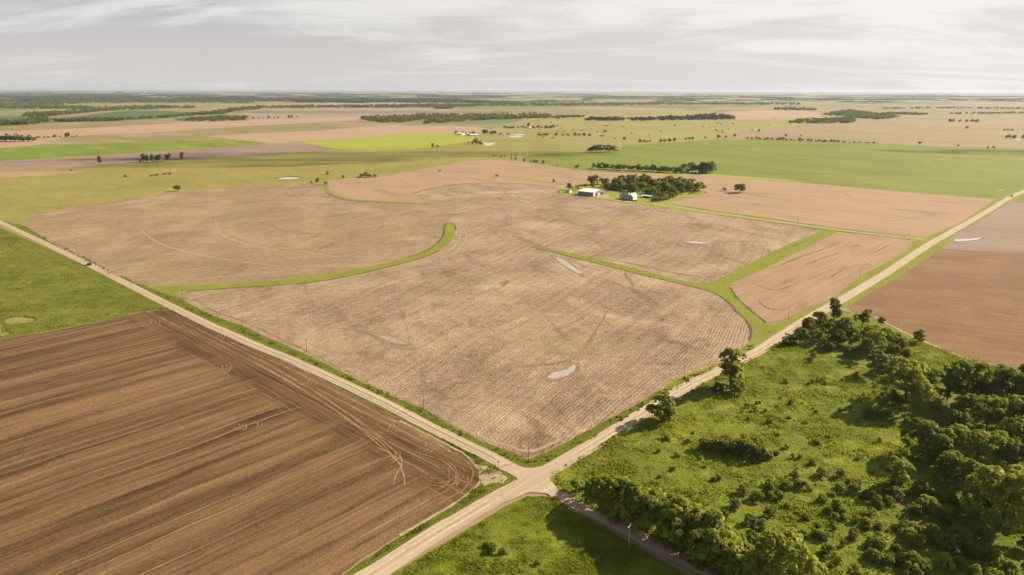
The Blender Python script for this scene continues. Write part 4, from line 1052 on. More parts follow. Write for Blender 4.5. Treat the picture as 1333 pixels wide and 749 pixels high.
# ------------------------------------------------------------------ far woods, each one mass
def raw(me_list):
    out = []
    for me in me_list:
        a = np.empty(len(me.vertices) * 3, dtype=np.float32)
        me.vertices.foreach_get('co', a)
        out.append(a.reshape(-1, 3))
    return out


LUMP = raw([lod_mesh(300 + i, 70, 0.30, k, 'leaf_far') for i, k in enumerate(('round', 'wide', 'round', 'bush'))])


def woodland(poly, n, hm, label, name='woodland', mat='leaf_dark'):
    xs = [p[0] for p in poly]; ys = [p[1] for p in poly]
    out = []
    c = 0
    n = int(n * 1.7)
    while c < n:
        x, y = rs.uniform(min(xs), max(xs)), rs.uniform(min(ys), max(ys))
        if not inside((x, y), poly): continue
        p = P(x, y)
        b = LUMP[rs.randrange(4)]
        h = hm * rs.uniform(0.7, 1.25)
        a = rs.uniform(0, 6.28)
        w = h * rs.uniform(1.1, 1.7)
        q = np.empty_like(b)
        q[:, 0] = (b[:, 0] * math.cos(a) - b[:, 1] * math.sin(a)) * w + p.x
        q[:, 1] = (b[:, 0] * math.sin(a) + b[:, 1] * math.cos(a)) * w + p.y
        q[:, 2] = b[:, 2] * h
        out.append(q)
        c += 1
    o = link(name, mesh_np(name, np.vstack(out), 4, [MAT[mat], MAT['bark']]))
    return tag(o, label, 'wood', None, 'stuff')


woodland([(469, 156.5), (474, 153.3), (515, 152), (548, 150.4), (620, 149.8), (690, 149.6), (722, 151), (700, 154), (660, 155.5), (620, 157.5), (553, 161.5), (553, 158.4), (560, 156), (585, 154), (540, 157), (530, 159.5), (514, 161), (500, 160)], 420, 11, 'long dark green wood lying between mauve and pink fields', mat='leaf_dark')
woodland([(-60, 164.5), (0, 163.5), (36, 162.6), (66, 159), (60, 155), (40, 154), (36, 158), (0, 161), (-60, 162)], 200, 13, 'bushy tree belt bordering the small western green field')
woodland([(64, 158.5), (92, 158.8), (132, 158.2), (157, 157.4), (190, 154.4), (221, 153.6), (254, 150.6), (292, 149), (305, 145), (343, 142), (340, 141), (300, 144), (254, 149.6), (221, 153), (160, 156.6), (100, 157.6)], 260, 11, 'tree line running along the lower side of the dark green field')
woodland([(30, 152.4), (64, 151.6), (86, 149.8), (128, 146), (115, 145), (70, 148), (36, 149)], 150, 12, 'short belt of trees above the dark green field')
woodland([(240, 157.2), (250, 154.2), (290, 152.4), (322, 153), (323, 157), (290, 158.4), (250, 158.6)], 110, 9, 'low orchard-like grove at the end of the pink strip')
woodland([(-60, 142), (86, 142), (130, 145.4), (220, 142), (254, 141.4), (254, 139.6), (200, 139), (130, 141), (60, 138), (-60, 138)], 420, 13, 'broad dark wood across the western distance')
woodland([(0, 135), (60, 133.6), (130, 131), (240, 131), (330, 133), (330, 135), (240, 134.4), (130, 134.5), (60, 137), (0, 137.6)], 420, 14, 'second band of wood behind the broad western wood')
woodland([(290, 143.4), (348, 141.2), (420, 140.8), (446, 140.8), (500, 140.6), (565, 140.2), (620, 139.6), (620, 136.6), (565, 136.6), (500, 138), (440, 138.4), (348, 139.6)], 460, 13, 'dark river wood stretching behind the mauve field')
woodland([(620, 138.6), (700, 138.4), (771, 138), (903, 136.6), (1040, 136.8), (1040, 135), (903, 134.4), (809, 134.8), (700, 135.6), (620, 136.2)], 460, 14, 'long thin wood crossing the middle distance')
woodland([(566, 142.4), (590, 142), (590, 141), (568, 141)], 40, 13, 'small dark spinney on the edge of the mauve field')
woodland([(758, 157.4), (768, 154.6), (833, 155), (890, 153), (930, 150), (945, 151), (957, 154.5), (955, 156), (900, 156.6), (830, 157.6)], 240, 10, 'dark straggling wood beside the distant pink patch', mat='leaf_far')
woodland([(1026, 160.4), (1040, 157), (1082, 155.4), (1110, 154.6), (1113, 158), (1110, 160.6), (1054, 161.2)], 150, 9, 'low front wood before the pale roofs of the eastern hamlet')
woodland([(1070, 150), (1085, 146.5), (1105, 144.6), (1131, 147.4), (1172, 152.4), (1160, 154.6), (1146, 156), (1113, 154), (1100, 151.6)], 220, 11, 'tall back wood behind the pale roofs of the eastern hamlet')
woodland([(1154, 148), (1180, 148), (1207, 149), (1207, 150), (1180, 149.6), (1154, 149.4)], 60, 10, 'thin tree line trailing east of the hamlet wood')
woodland([(1008, 142.2), (1025, 141.4), (1040, 142), (1062, 142.4), (1062, 144), (1040, 143.6), (1008, 143.6)], 60, 12, 'short belt above the distant pink patch')
woodland([(1150, 141.6), (1240, 140.6), (1360, 142), (1360, 142.8), (1240, 141.6), (1150, 142.4)], 60, 11, 'thin dark hedge far across the eastern plain')
woodland([(1236, 148.4), (1300, 147.6), (1350, 147), (1350, 147.8), (1300, 148.4), (1236, 149)], 40, 9, 'second thin hedge across the eastern plain')
woodland([(640, 154), (700, 153), (760, 152), (760, 153), (700, 154.4), (640, 155.6)], 90, 9, 'thin line of trees across the pale range')


def far_belts():
    """hedges and river woods of the last fifteen kilometres, as bumpy ridges of foliage"""
    rg = random.Random(3)
    V = []; Fc = []
    for k in range(620):
        x = rg.uniform(-250, 1550)
        if x > 620 and rg.random() < (0.45 if k % 2 else 0.85): continue
        if x < 620 and rg.random() < 0.25: continue
        y = 121.5 + (12.5 if x < 620 or k % 2 == 0 else 8.0) * rg.random() ** 0.8 + (x - 666) * 0.003
        c = P(x, y)
        L = rg.uniform(250, 1700)
        ang = rg.choice([ANG_A, ANG_B, rg.uniform(0, 3.14), rg.uniform(-0.3, 0.3), rg.uniform(-0.3, 0.3)])
        wd = rg.uniform(20, 90) * (1 + c.length / 12000)
        h = rg.uniform(9, 15)
        n = int(L / 22) + 2
        d = Vector((math.cos(ang), math.sin(ang), 0)); nn = Vector((-d.y, d.x, 0))
        curve = rg.uniform(-0.0002, 0.0002)
        b0 = len(V)
        for i in range(n):
            s = -L / 2 + L * i / (n - 1)
            q = c + d * s + nn * (curve * s * s)
            e = min(1.0, 0.25 + 4 * min(i, n - 1 - i) / n)
            hh = h * e * rg.uniform(0.6, 1.2); ww = wd * e * rg.uniform(0.7, 1.2)
            l = q + nn * ww * 0.5; r_ = q - nn * ww * 0.5
            t1 = q + nn * ww * 0.28; t2 = q - nn * ww * 0.28
            V += [(l.x, l.y, 0), (t1.x, t1.y, hh * rg.uniform(0.85, 1.1)), (t2.x, t2.y, hh * rg.uniform(0.85, 1.1)), (r_.x, r_.y, 0)]
            if i:
                a = b0 + 4 * (i - 1)
                for j in range(3): Fc.append((a + j, a + 4 + j, a + 5 + j, a + 1 + j))
    o = link('far_woodland', mesh_from('far_woodland', V, Fc, MAT['leaf_far']))
    tag(o, 'countless hedges and woods fading towards the hazy horizon', 'woods', None, 'stuff')


far_belts()


# ------------------------------------------------------------------ grass tussocks
def tussocks(name, poly, n, h0, h1, mat, label, humpy=False, seed=1, wmul=0.75):
    rg = np.random.default_rng(seed)
    w = np.array([[P(*p).x, P(*p).y] for p in poly])
    lo, hi = w.min(axis=0), w.max(axis=0)
    pts = rg.uniform(lo, hi, size=(n * 4, 2))
    x, y = pts[:, 0], pts[:, 1]
    c = np.zeros(len(pts), dtype=bool)
    j = len(w) - 1
    for i in range(len(w)):
        xi, yi = w[i]; xj, yj = w[j]
        with np.errstate(divide='ignore', invalid='ignore'):
            hit = ((yi > y) != (yj > y)) & (x < (xj - xi) * (y - yi) / (yj - yi) + xi)
        c ^= hit
        j = i
    pts = pts[c]
    for hp in ([(1148, 638), (1160, 635), (1174, 643), (1183, 650), (1192, 660), (1183, 667), (1168, 659), (1154, 651)], [(2, 418), (14, 413), (30, 412), (47, 415), (45, 419), (28, 423), (8, 424)]):
        hw = [(P(*p).x, P(*p).y) for p in hp]
        bx = [p[0] for p in hw]; by = [p[1] for p in hw]
        near = (pts[:, 0] > min(bx)) & (pts[:, 0] < max(bx)) & (pts[:, 1] > min(by)) & (pts[:, 1] < max(by))
        drop = np.array([bool(k) and inside((p[0], p[1]), hw) for p, k in zip(pts, near)], dtype=bool)
        pts = pts[~drop]
    pts = pts[:n]
    # clumped: keep more where a smooth field is high
    from mathutils import noise as mn
    keep = np.array([mn.noise(Vector((p[0] / 9.0, p[1] / 9.0, 0.5))) + 0.6 * mn.noise(Vector((p[0] / 2.6, p[1] / 2.6, 4.5))) for p in pts])
    size = np.clip(0.45 + 0.9 * (keep + 0.35), 0.25, 1.4)
    m = len(pts)
    zb = np.array([hump(p[0], p[1]) for p in pts]) if humpy else np.full(m, 0.02)
    B = 4
    V = np.empty((m, B, 3, 3))
    ang0 = rg.uniform(0, 6.28, m)
    for b in range(B):
        a = ang0 + b * 1.57 + rg.uniform(-0.5, 0.5, m)
        h = rg.uniform(h0, h1, m) * size
        wd = h * wmul * rg.uniform(0.7, 1.3, m)
        cx = pts[:, 0] + 0.25 * wd * np.cos(a); cy = pts[:, 1] + 0.25 * wd * np.sin(a)
        px, py = -np.sin(a), np.cos(a)
        V[:, b, 0] = np.stack([cx - px * wd * 0.6, cy - py * wd * 0.6, zb], 1)
        V[:, b, 1] = np.stack([cx + px * wd * 0.6, cy + py * wd * 0.6, zb], 1)
        ln = rg.uniform(-0.5, 0.1, m) * h
        V[:, b, 2] = np.stack([cx + np.cos(a) * ln + rg.uniform(-0.2, 0.2, m) * wd, cy + np.sin(a) * ln, h + zb], 1)
    o = link(name, mesh_np(name, V.reshape(-1, 3), 3, mat))
    return tag(o, label, 'grass', None, 'stuff')


tussocks('grass', [(718, 616), (765, 590), (900, 508), (1040, 432), (1100, 412), (1202, 447), (1333, 488), (1420, 560), (1420, 800), (1000, 800), (930, 757), (724, 638)], 100000, 0.2, 0.6, MAT['tuft'], 'rough tussocky grass covering the sloping pasture', True, seed=4)
tussocks('grass', [(655, 664), (685, 647), (714, 647), (905, 756), (960, 790), (480, 790), (500, 756)], 22000, 0.2, 0.5, MAT['tuft'], 'short tufted grass of the corner below the crossroads', True, seed=5)
tussocks('weeds', [(35, 297), (138, 355), (199, 378), (255, 402), (340, 438), (440, 484), (552, 534), (629, 577), (688, 600), (704, 594), (751, 571), (826, 530), (878, 497), (940, 474), (975, 450), (985, 452), (894, 499), (760, 578), (704, 606), (672, 601), (569, 553), (490, 512), (382, 462), (255, 407), (116, 338), (20, 291)], 26000, 0.4, 1.1, MAT['weed'], 'tall ditch weeds along the stubble side of the roads', seed=6)
tussocks('weeds', [(570, 568), (625, 597), (655, 615), (660, 622), (648, 632), (596, 662), (486, 729), (474, 736), (503, 711), (589, 660), (613, 641), (625, 615), (610, 594)], 5000, 0.2, 0.6, MAT['weed'], 'weeds on the rounded corner of the harrowed field', seed=8)
tussocks('grass', [(0, 300), (100, 350), (230, 405), (184, 405), (76, 428), (0, 440), (-150, 470), (-150, 260)], 42000, 0.2, 0.6, MAT['weed'], 'uneven grass of the western meadow beside the road', seed=9)


# ------------------------------------------------------------------ buildings, poles, vehicles
class MB:
    def __init__(self): self.v = []; self.f = []

    def box(self, x0, x1, y0, y1, z0, z1):
        b = len(self.v)
        self.v += [(x0, y0, z0), (x1, y0, z0), (x1, y1, z0), (x0, y1, z0), (x0, y0, z1), (x1, y0, z1), (x1, y1, z1), (x0, y1, z1)]
        self.f += [tuple(b + i for i in q) for q in ((3, 2, 1, 0), (4, 5, 6, 7), (0, 1, 5, 4), (1, 2, 6, 5), (2, 3, 7, 6), (3, 0, 4, 7))]
        return self

    def cyl(self, x, y, z0, z1, r0, r1=None, n=10, axis='z'):
        r1 = r0 if r1 is None else r1
        b = len(self.v)
        for z, r in ((z0, r0), (z1, r1)):
            for i in range(n):
                a = 2 * math.pi * i / n
                c, s = r * math.cos(a), r * math.sin(a)
                self.v.append((x + c, y + s, z) if axis == 'z' else (x + c, z, y + s))
        for i in range(n):
            j = (i + 1) % n
            self.f.append((b + i, b + j, b + n + j, b + n + i))
        self.f.append(tuple(b + i for i in reversed(range(n))))
        self.f.append(tuple(b + n + i for i in range(n)))
        return self

    def poly(self, pts):
        b = len(self.v)
        self.v += pts
        self.f.append(tuple(range(b, b + len(pts))))
        return self

    def gable_walls(self, x0, x1, y0, y1, h, rise):
        """four walls with gable ends facing along x"""
        ym = (y0 + y1) / 2
        self.poly([(x0, y0, 0), (x1, y0, 0), (x1, y0, h), (x0, y0, h)])
        self.poly([(x1, y1, 0), (x0, y1, 0), (x0, y1, h), (x1, y1, h)])
        self.poly([(x1, y0, 0), (x1, y1, 0), (x1, y1, h), (x1, ym, h + rise), (x1, y0, h)])
        self.poly([(x0, y1, 0), (x0, y0, 0), (x0, y0, h), (x0, ym, h + rise), (x0, y1, h)])
        return self

    def gable_roof(self, x0, x1, y0, y1, h, rise, ov=0.5, th=0.25):
        ym = (y0 + y1) / 2
        k = rise / (ym - y0)
        for s in (-1, 1):
            ye = ym + s * ((ym - y0) + ov)
            ze = h - ov * k
            b = len(self.v)
            for dz in (0.03, th):
                self.v += [(x0 - ov, ye, ze + dz), (x1 + ov, ye, ze + dz), (x1 + ov, ym, h + rise + dz), (x0 - ov, ym, h + rise + dz)]
            self.f += [tuple(b + i for i in q) for q in ((4, 5, 6, 7), (3, 2, 1, 0), (0, 1, 5, 4), (1, 2, 6, 5), (2, 3, 7, 6), (3, 0, 4, 7))]
        return self

    def build(self, name, mat, parent=None):
        return link(name, mesh_from(name, self.v, self.f, mat), parent)


M_WHITE = plain('white_paint', (0.78, 0.76, 0.72), 0.6, 0.06)
M_HOUSE = plain('cream_siding', (0.54, 0.51, 0.45), 0.7, 0.1)
M_ROOFW = plain('white_metal_roof', (0.82, 0.80, 0.76), 0.45, 0.06, 0.6)
M_GREY = plain('grey_metal_siding', (0.22, 0.22, 0.235), 0.55, 0.12, 0.8)
M_DARK = plain('dark_opening', (0.03, 0.03, 0.032), 0.7, 0.2)
M_GLASS = plain('window_glass', (0.05, 0.06, 0.07), 0.15, 0.1, spec=0.6)
M_ROOFG = plain('greenish_shingle_roof', (0.36, 0.38, 0.27), 0.9, 0.2, 1.2)
M_ROOFD = plain('dark_shingle_roof', (0.12, 0.11, 0.105), 0.9, 0.2, 1.2)
M_ROOFP = plain('pale_tin_roof', (0.55, 0.54, 0.52), 0.5, 0.12, 1.0)
M_RED = plain('reddish_brick', (0.26, 0.15, 0.11), 0.9, 0.2, 2.0)
M_WOOD = plain('weathered_wood', (0.23, 0.19, 0.15), 0.9, 0.25, 3.0)
M_POLEW = plain('bleached_pole', (0.52, 0.48, 0.42), 0.8, 0.2, 3.0)
M_CAR_D = plain('dark_car_paint', (0.03, 0.03, 0.035), 0.3, 0.1, spec=0.5)
M_CAR_W = plain('white_car_paint', (0.80, 0.80, 0.78), 0.3, 0.05, spec=0.5)
M_TYRE = plain('tyre_rubber', (0.02, 0.02, 0.02), 0.9, 0.1)
M_CONC = plain('concrete', (0.45, 0.43, 0.39), 0.9, 0.12)
M_HEDGE = MAT['leaf_dark']


def frame_from(a, b):
    """origin and turn of a building whose near long side runs from a to b"""
    d = b - a
    return math.atan2(d.y, d.x), d.length


# long barn
a, b, c = P(752.5, 253.7), P(772.4, 256.0), P(787.2, 252.6)
rz, L1 = frame_from(a, b)
L2 = (c - b).length * 0.92
hb = height_for(b, 5.0)
barn = tag(empty('barn', a, rz), 'long low barn with white metal roof and grey walls by the windbreak', 'barn')
MB().gable_walls(0, L1, 0, L2, hb, 1.6).build('wall', M_GREY, barn)
# ridge along the near side
MB().gable_roof(0, L1, 0, L2, hb, 1.6, 0.7, 0.3).build('roof', M_ROOFW, barn)
MB().box(L1 - 0.2, L1 + 0.06, -0.06, L2 * 0.12, 0, hb - 0.1).build('corner_panel', M_WHITE, barn)
for y0, y1, m in ((0.18, 0.34, M_DARK), (0.62, 0.84, M_DARK)):
    d = MB().box(L1 + 0.02, L1 + 0.1, L2 * y0, L2 * y1, 0, hb * 0.8).build('door', m, barn)
    MB().box(L1 + 0.02, L1 + 0.16, L2 * y0 - 0.25, L2 * y0, 0, hb * 0.84).box(L1 + 0.02, L1 + 0.16, L2 * y1, L2 * y1 + 0.25, 0, hb * 0.84).box(L1 + 0.02, L1 + 0.16, L2 * y0, L2 * y1, hb * 0.8, hb * 0.86).build('door_frame', M_WHITE, d)
MB().box(L1 + 0.02, L1 + 0.1, L2 * 0.42, L2 * 0.54, 0, hb * 0.55).build('door', M_WHITE, barn)
for i in range(4):
    MB().box(L1 * (0.14 + 0.2 * i), L1 * (0.14 + 0.2 * i) + 1.6, -0.07, 0.0, hb * 0.5, hb * 0.72).build('window', M_GLASS, barn)

# farmhouse
a, b = P(806.3, 259.2), P(818.5, 260.4)
rz, L1 = frame_from(a, b)
hw = height_for(a, 5.2)
D = 8.5
house = tag(empty('farmhouse', a, rz), 'white two-storey farmhouse with greenish roof and gabled wing by the lawn', 'house')
MB().box(0, L1, 0, D, 0, hw).build('wall', M_HOUSE, house)
r = MB()
ov = 0.6
z0, z1 = hw + 0.02, hw + 3.0
r.poly([(-ov, -ov, z0), (L1 + ov, -ov, z0), (L1 - D * 0.35, D / 2, z1), (D * 0.35, D / 2, z1)])
r.poly([(L1 + ov, D + ov, z0), (-ov, D + ov, z0), (D * 0.35, D / 2, z1), (L1 - D * 0.35, D / 2, z1)])
r.poly([(L1 + ov, -ov, z0), (L1 + ov, D + ov, z0), (L1 - D * 0.35, D / 2, z1)])
r.poly([(-ov, D + ov, z0), (-ov, -ov, z0), (D * 0.35, D / 2, z1)])
r.poly([(-ov, -ov, z0 - 0.01), (-ov, D + ov, z0 - 0.01), (L1 + ov, D + ov, z0 - 0.01), (L1 + ov, -ov, z0 - 0.01)])
rf = r.build('roof', M_ROOFG, house)
MB().box(L1 * 0.42, L1 * 0.42 + 0.9, D * 0.5, D * 0.5 + 0.9, hw + 2.2, hw + 4.2).build('chimney', M_RED, rf)
for i in range(4):
    for zz in (0.18, 0.58):
        x = L1 * (0.08 + 0.22 * i)
        w_ = MB().box(x, x + 1.1, -0.08, 0.0, hw * zz, hw * zz + 1.5).build('window', M_GLASS, house)
        MB().box(x - 0.15, x, -0.1, 0, hw * zz, hw * zz + 1.5).box(x + 1.1, x + 1.25, -0.1, 0, hw * zz, hw * zz + 1.5).box(x - 0.15, x + 1.25, -0.1, 0, hw * zz - 0.15, hw * zz).box(x - 0.15, x + 1.25, -0.1, 0, hw * zz + 1.5, hw * zz + 1.65).build('window_frame', M_WHITE, w_)
# gabled wing at the east end, ridge running front to back
wg0, wg1 = L1 + 0.01, L1 + 6.0
wing = MB()
hg = hw * 1.0
wing.poly([(wg0, -2.0, 0), (wg1, -2.0, 0), (wg1, -2.0, hg), ((wg0 + wg1) / 2, -2.0, hg + 2.8), (wg0, -2.0, hg)])
wing.poly([(wg1, D, 0), (wg0, D, 0), (wg0, D, hg), ((wg0 + wg1) / 2, D, hg + 2.8), (wg1, D, hg)])
wing.poly([(wg1, -2.0, 0), (wg1, D, 0), (wg1, D, hg), (wg1, -2.0, hg)])
wing.poly([(wg0, D, 0), (wg0, -2.0, 0), (wg0, -2.0, hg), (wg0, D, hg)])
wing.build('wing', M_HOUSE, house)
wr = MB()
xm = (wg0 + wg1) / 2
for s in (-1, 1):
    xe = xm + s * ((wg1 - wg0) / 2 + 0.4)
    ze = hg - 0.4 * 2.8 / 3.0
    wr.poly([(xe, -2.5, ze + 0.1), (xm, -2.5, hg + 2.9), (xm, D + 0.5, hg + 2.9), (xe, D + 0.5, ze + 0.1)])
wr.build('wing_roof', M_ROOFP, house)
for zz in (0.2, 0.6):
    MB().box(xm - 1.6, xm - 0.4, -2.1, -2.02, hw * zz, hw * zz + 1.5).build('window', M_GLASS, house)
    MB().box(xm + 0.4, xm + 1.6, -2.1, -2.02, hw * zz, hw * zz + 1.5).build('window', M_GLASS, house)
MB().box(L1 * 0.30, L1 * 0.62, -2.2, 0.0, 0.0, 0.4).box(L1 * 0.30, L1 * 0.62, -2.4, 0.0, 2.6, 2.8).box(L1 * 0.31, L1 * 0.31 + 0.2, -2.2, -2.0, 0.4, 2.6).box(L1 * 0.6, L1 * 0.6 + 0.2, -2.2, -2.0, 0.4, 2.6).build('porch', M_WHITE, house)
MB().box(L1 * 0.43, L1 * 0.43 + 1.0, -0.09, 0.0, 0.4, 2.5).build('door', M_DARK, house)

# clipped hedge before the house
ha, hb2 = P(807, 260.6), P(829, 262.6)
V = []; Fc = []
n = 26
d = (hb2 - ha); nn = Vector((-d.y, d.x, 0)).normalized()
for i in range(n):
    q = ha.lerp(hb2, i / (n - 1))
    for sx, z in ((-0.8, 0), (-0.75, 1.3), (0.75, 1.3), (0.8, 0)):
        pp = q + nn * (sx + rs.uniform(-0.12, 0.12))
        V.append((pp.x, pp.y, z * rs.uniform(0.85, 1.1)))
    if i:
        k0 = 4 * (i - 1)
        for j in range(3): Fc.append((k0 + j, k0 + 4 + j, k0 + 5 + j, k0 + 1 + j))
Fc.append((0, 1, 2, 3)); Fc.append(tuple(4 * (n - 1) + j for j in (3, 2, 1, 0)))
tag(link('hedge', mesh_from('hedge', V, Fc, M_HEDGE)), 'dark clipped hedge in front of the white farmhouse', 'hedge')


def small_building(name, x0, y0, x1, y1, hpx, depth, wall, roof, label, cat, rise=1.6, door=True):
    a, b = P(x0, y0), P(x1, y1)
    rz, L = frame_from(a, b)
    h = height_for(a, hpx) * 0.62
    e = tag(empty(name, a, rz), label, cat)
    MB().gable_walls(0, L, 0, depth, h, rise).build('wall', wall, e)
    MB().gable_roof(0, L, 0, depth, h, rise, 0.4, 0.25).build('roof', roof, e)
    if door:
        MB().box(L * 0.4, L * 0.4 + min(3.0, L * 0.25), -0.08, 0.0, 0, h * 0.75).build('door', M_DARK, e)
        MB().box(L * 0.75, L * 0.75 + min(1.2, L * 0.15), -0.08, 0.0, h * 0.4, h * 0.75).build('window', M_GLASS, e)
    return e


small_building('shed', 736.4, 251.0, 741.6, 251.5, 4.4, 4.5, M_WHITE, M_ROOFW, 'small white shed at the western end of the farm lawn', 'shed')
# open sided shelter by the windbreak
a, b = P(833.5, 257.0), P(846, 258.6)
rz, L = frame_from(a, b)
sh = tag(empty('open_shed', a, rz), 'low open shed with flat pale roof beside the windbreak', 'shed')
MB().box(-0.3, L + 0.3, -0.3, 6.3, 2.3, 2.5).build('roof', M_ROOFP, sh)
for x in (0.2, L / 2, L - 0.2):
    for y in (0.2, 5.8):
        MB().box(x - 0.1, x + 0.1, y - 0.1, y + 0.1, 0, 2.3).build('post', M_WOOD, sh)
MB().box(0, L, 5.95, 6.05, 0, 2.28).build('back_wall', M_GREY, sh)

small_building('shed', 892.2, 224.4, 896.4, 224.4, 4.4, 7, M_WHITE, M_ROOFW, 'pale shed tucked inside the tall grove at the green field', 'shed')
small_building('farm_building', 593, 175.6, 601.5, 175.9, 2.6, 16, M_WHITE, M_ROOFW, 'low white building westernmost of the distant farmstead', 'building')
small_building('farm_building', 607, 176.6, 612, 176.6, 3.2, 14, M_WHITE, M_ROOFP, 'middle pale house of the distant farmstead', 'building')
small_building('farm_building', 613, 177.4, 622.5, 177.2, 2.4, 18, M_WHITE, M_ROOFW, 'long white building easternmost of the distant farmstead', 'building')
small_building('farm_building', 637, 174.8, 639, 174.9, 2.0, 10, M_WHITE, M_ROOFW, 'little white building under the trees east of the distant farmstead', 'building', door=False)
small_building('farm_building', 653, 176.4, 657, 176.6, 2.0, 14, M_WHITE, M_ROOFP, 'small pale building beside the far white water', 'building', door=False)
small_building('farm_building', 686.5, 167.6, 690, 167.7, 3.0, 12, M_WHITE, M_ROOFW, 'small white building at the foot of the reddish silo', 'building', door=False)
small_building('farm_building', 668, 166.2, 669.5, 166.2, 2.4, 12, M_WHITE, M_ROOFP, 'tiny pale building west of the reddish silo', 'building', door=False)
small_building('farm_building', 1239, 158.3, 1244, 158.4, 2.2, 20, M_WHITE, M_ROOFW, 'white building of the small far farmstead on the tan range', 'building', door=False)
for i, (x0, x1, y, lb) in enumerate(((1058, 1070, 155.0, 'pale roofed long shed westernmost in the eastern hamlet'), (1078, 1088, 154.8, 'pale roofed long shed in the middle of the eastern hamlet'), (1093, 1101, 154.6, 'pale roofed shed easternmost in the eastern hamlet'))):
    small_building('long_shed', x0, y, x1, y, 2.4, 22, M_WHITE, M_ROOFP, lb, 'shed', door=False)
small_building('farm_building', 165, 132.3, 169, 132.3, 1.4, 40, M_WHITE, M_ROOFW, 'white building showing among the far western woods', 'building', door=False)
small_building('farm_building', 509, 134.2, 512, 134.2, 1.4, 40, M_WHITE, M_ROOFW, 'lone white building in the dark river wood', 'building', door=False)
small_building('farm_building', 1131, 134.6, 1138, 134.6, 1.3, 60, M_WHITE, M_ROOFW, 'white buildings block low on the eastern skyline', 'building', door=False)
# silo
p = P(688, 166.4)
h = height_for(p, 6.5)
silo = tag(empty('silo', p), 'tall reddish brown silo beyond the yellow pasture', 'silo')
MB().cyl(0, 0, 0, h * 0.88, 5.0, 5.0, 16).build('body', M_RED, silo)
MB().cyl(0, 0, h * 0.88, h, 5.2, 0.8, 16).build('cap', M_ROOFD, silo)
# grain elevator on the skyline
p = P(188, 121.6)
k = width_for(p, 1.0)
h = height_for(p, 2.6)
el = tag(empty('grain_elevator', p), 'white grain elevator on the western horizon', 'elevator')
MB().cyl(-2 * k, 0, 0, h * 0.7, k * 0.55, n=12).cyl(-0.9 * k, 0, 0, h * 0.7, k * 0.55, n=12).cyl(0.2 * k, 0, 0, h * 0.7, k * 0.55, n=12).cyl(1.3 * k, 0, 0, h * 0.7, k * 0.55, n=12).build('silo_bank', M_WHITE, el)
MB().box(-0.6 * k, 0.6 * k, -0.4 * k, 0.4 * k, h * 0.7, h).build('head_house', M_WHITE, el)


# utility poles
def pole(x, y, hpx, label, group, mat=None, rz=0.0):
    p = P(x, y)
    h = height_for(p, hpx)
    e = tag(empty('utility_pole', p, rz), label, 'pole', group)
    MB().cyl(0, 0, -0.1, h, 0.13, 0.08, 8).build('post', mat or M_WOOD, e)
    ca = MB().box(-1.1, 1.1, -0.06, 0.06, h - 0.75, h - 0.6).build('crossarm', mat or M_WOOD, e)
    for xx in (-1.0, -0.5, 0.5, 1.0):
        MB().cyl(xx, 0, h - 0.6, h - 0.4, 0.05, 0.04, 6).build('insulator', M_POLEW, ca)
    return e


PA = 'utility poles along the western road'
PB = 'utility poles along the gravel road'
for x, y, h, lb, g, m in ((688, 598.5, 26, 'weathered utility pole at the crossroads corner of the stubble field', PA, None), (551.5, 532, 25, 'utility pole in the ditch weeds, second from the crossroads', PA, None), (399.5, 458.8, 18, 'utility pole in the ditch weeds, third from the crossroads', PA, None), (238, 391, 14, 'utility pole where the curved waterway meets the western road', PA, None),
                          (2, 438, 15, 'pale pole in the meadow beside the bare straw patch', None, M_POLEW), (890.5, 486, 20, 'utility pole between the two roadside trees and the stubble', PB, None), (1026, 415.5, 16, 'utility pole on the tip of the small pink field', PB, None), (1119, 360, 13, 'utility pole halfway up the gravel road verge', PB, None), (1182, 308, 8.5, 'utility pole at the mouth of the farm drive', PB, None),
                          (1038, 290, 8.5, 'utility pole along the farm drive, halfway to the farm', None, None), (958.5, 279, 11, 'utility pole along the farm drive, closer to the windbreak', None, None), (818.5, 712, 30, 'bleached white pole beside the shaded dirt lane', None, M_POLEW)):
    pole(x, y, h, lb, g, m, ANG_B if g != PA else ANG_A + 1.57)
# short post and marker at the corner
p = P(648.8, 612)
e = tag(empty('sign_post', p), 'short thin post with small plate at the weedy field corner', 'post')
h = height_for(p, 12)
MB().cyl(0, 0, 0, h, 0.06, 0.05, 8).build('post', M_WOOD, e)
MB().box(-0.3, 0.3, -0.08, -0.06, h - 0.7, h - 0.1).build('plate', M_GREY, e)
p = P(645.2, 622.3)
e = tag(empty('marker_box', p, 0.4), 'small white utility box in the weeds by the crossroads', 'box')
MB().box(-0.3, 0.3, -0.25, 0.25, 0, 0.75).build('cabinet', M_WHITE, e)
MB().box(-0.36, 0.36, -0.3, 0.3, 0.753, 0.85).build('lid', M_POLEW, e)


# heap on the bare earth
def heap():
    V = []; Fc = []
    nr, ns = 5, 14
    for i in range(nr):
        f = i / (nr - 1)
        for j in range(ns):
            a = 2 * math.pi * j / ns
            r_ = 1.6 * (1 - f) * rs.uniform(0.75, 1.2) + 0.1
            V.append((r_ * math.cos(a) * 1.2, r_ * math.sin(a), 1.3 * math.sin(f * 1.5) * rs.uniform(0.8, 1.1)))
            if i:
                Fc.append(((i - 1) * ns + j, (i - 1) * ns + (j + 1) % ns, i * ns + (j + 1) % ns, i * ns + j))
    Fc.append(tuple((nr - 1) * ns + j for j in range(ns)))
    tag(link('brush_heap', mesh_from('brush_heap', V, Fc, MAT['bark']), None, P(1172, 652)), 'dark heap lying on the bare red earth patch', 'heap')


heap()


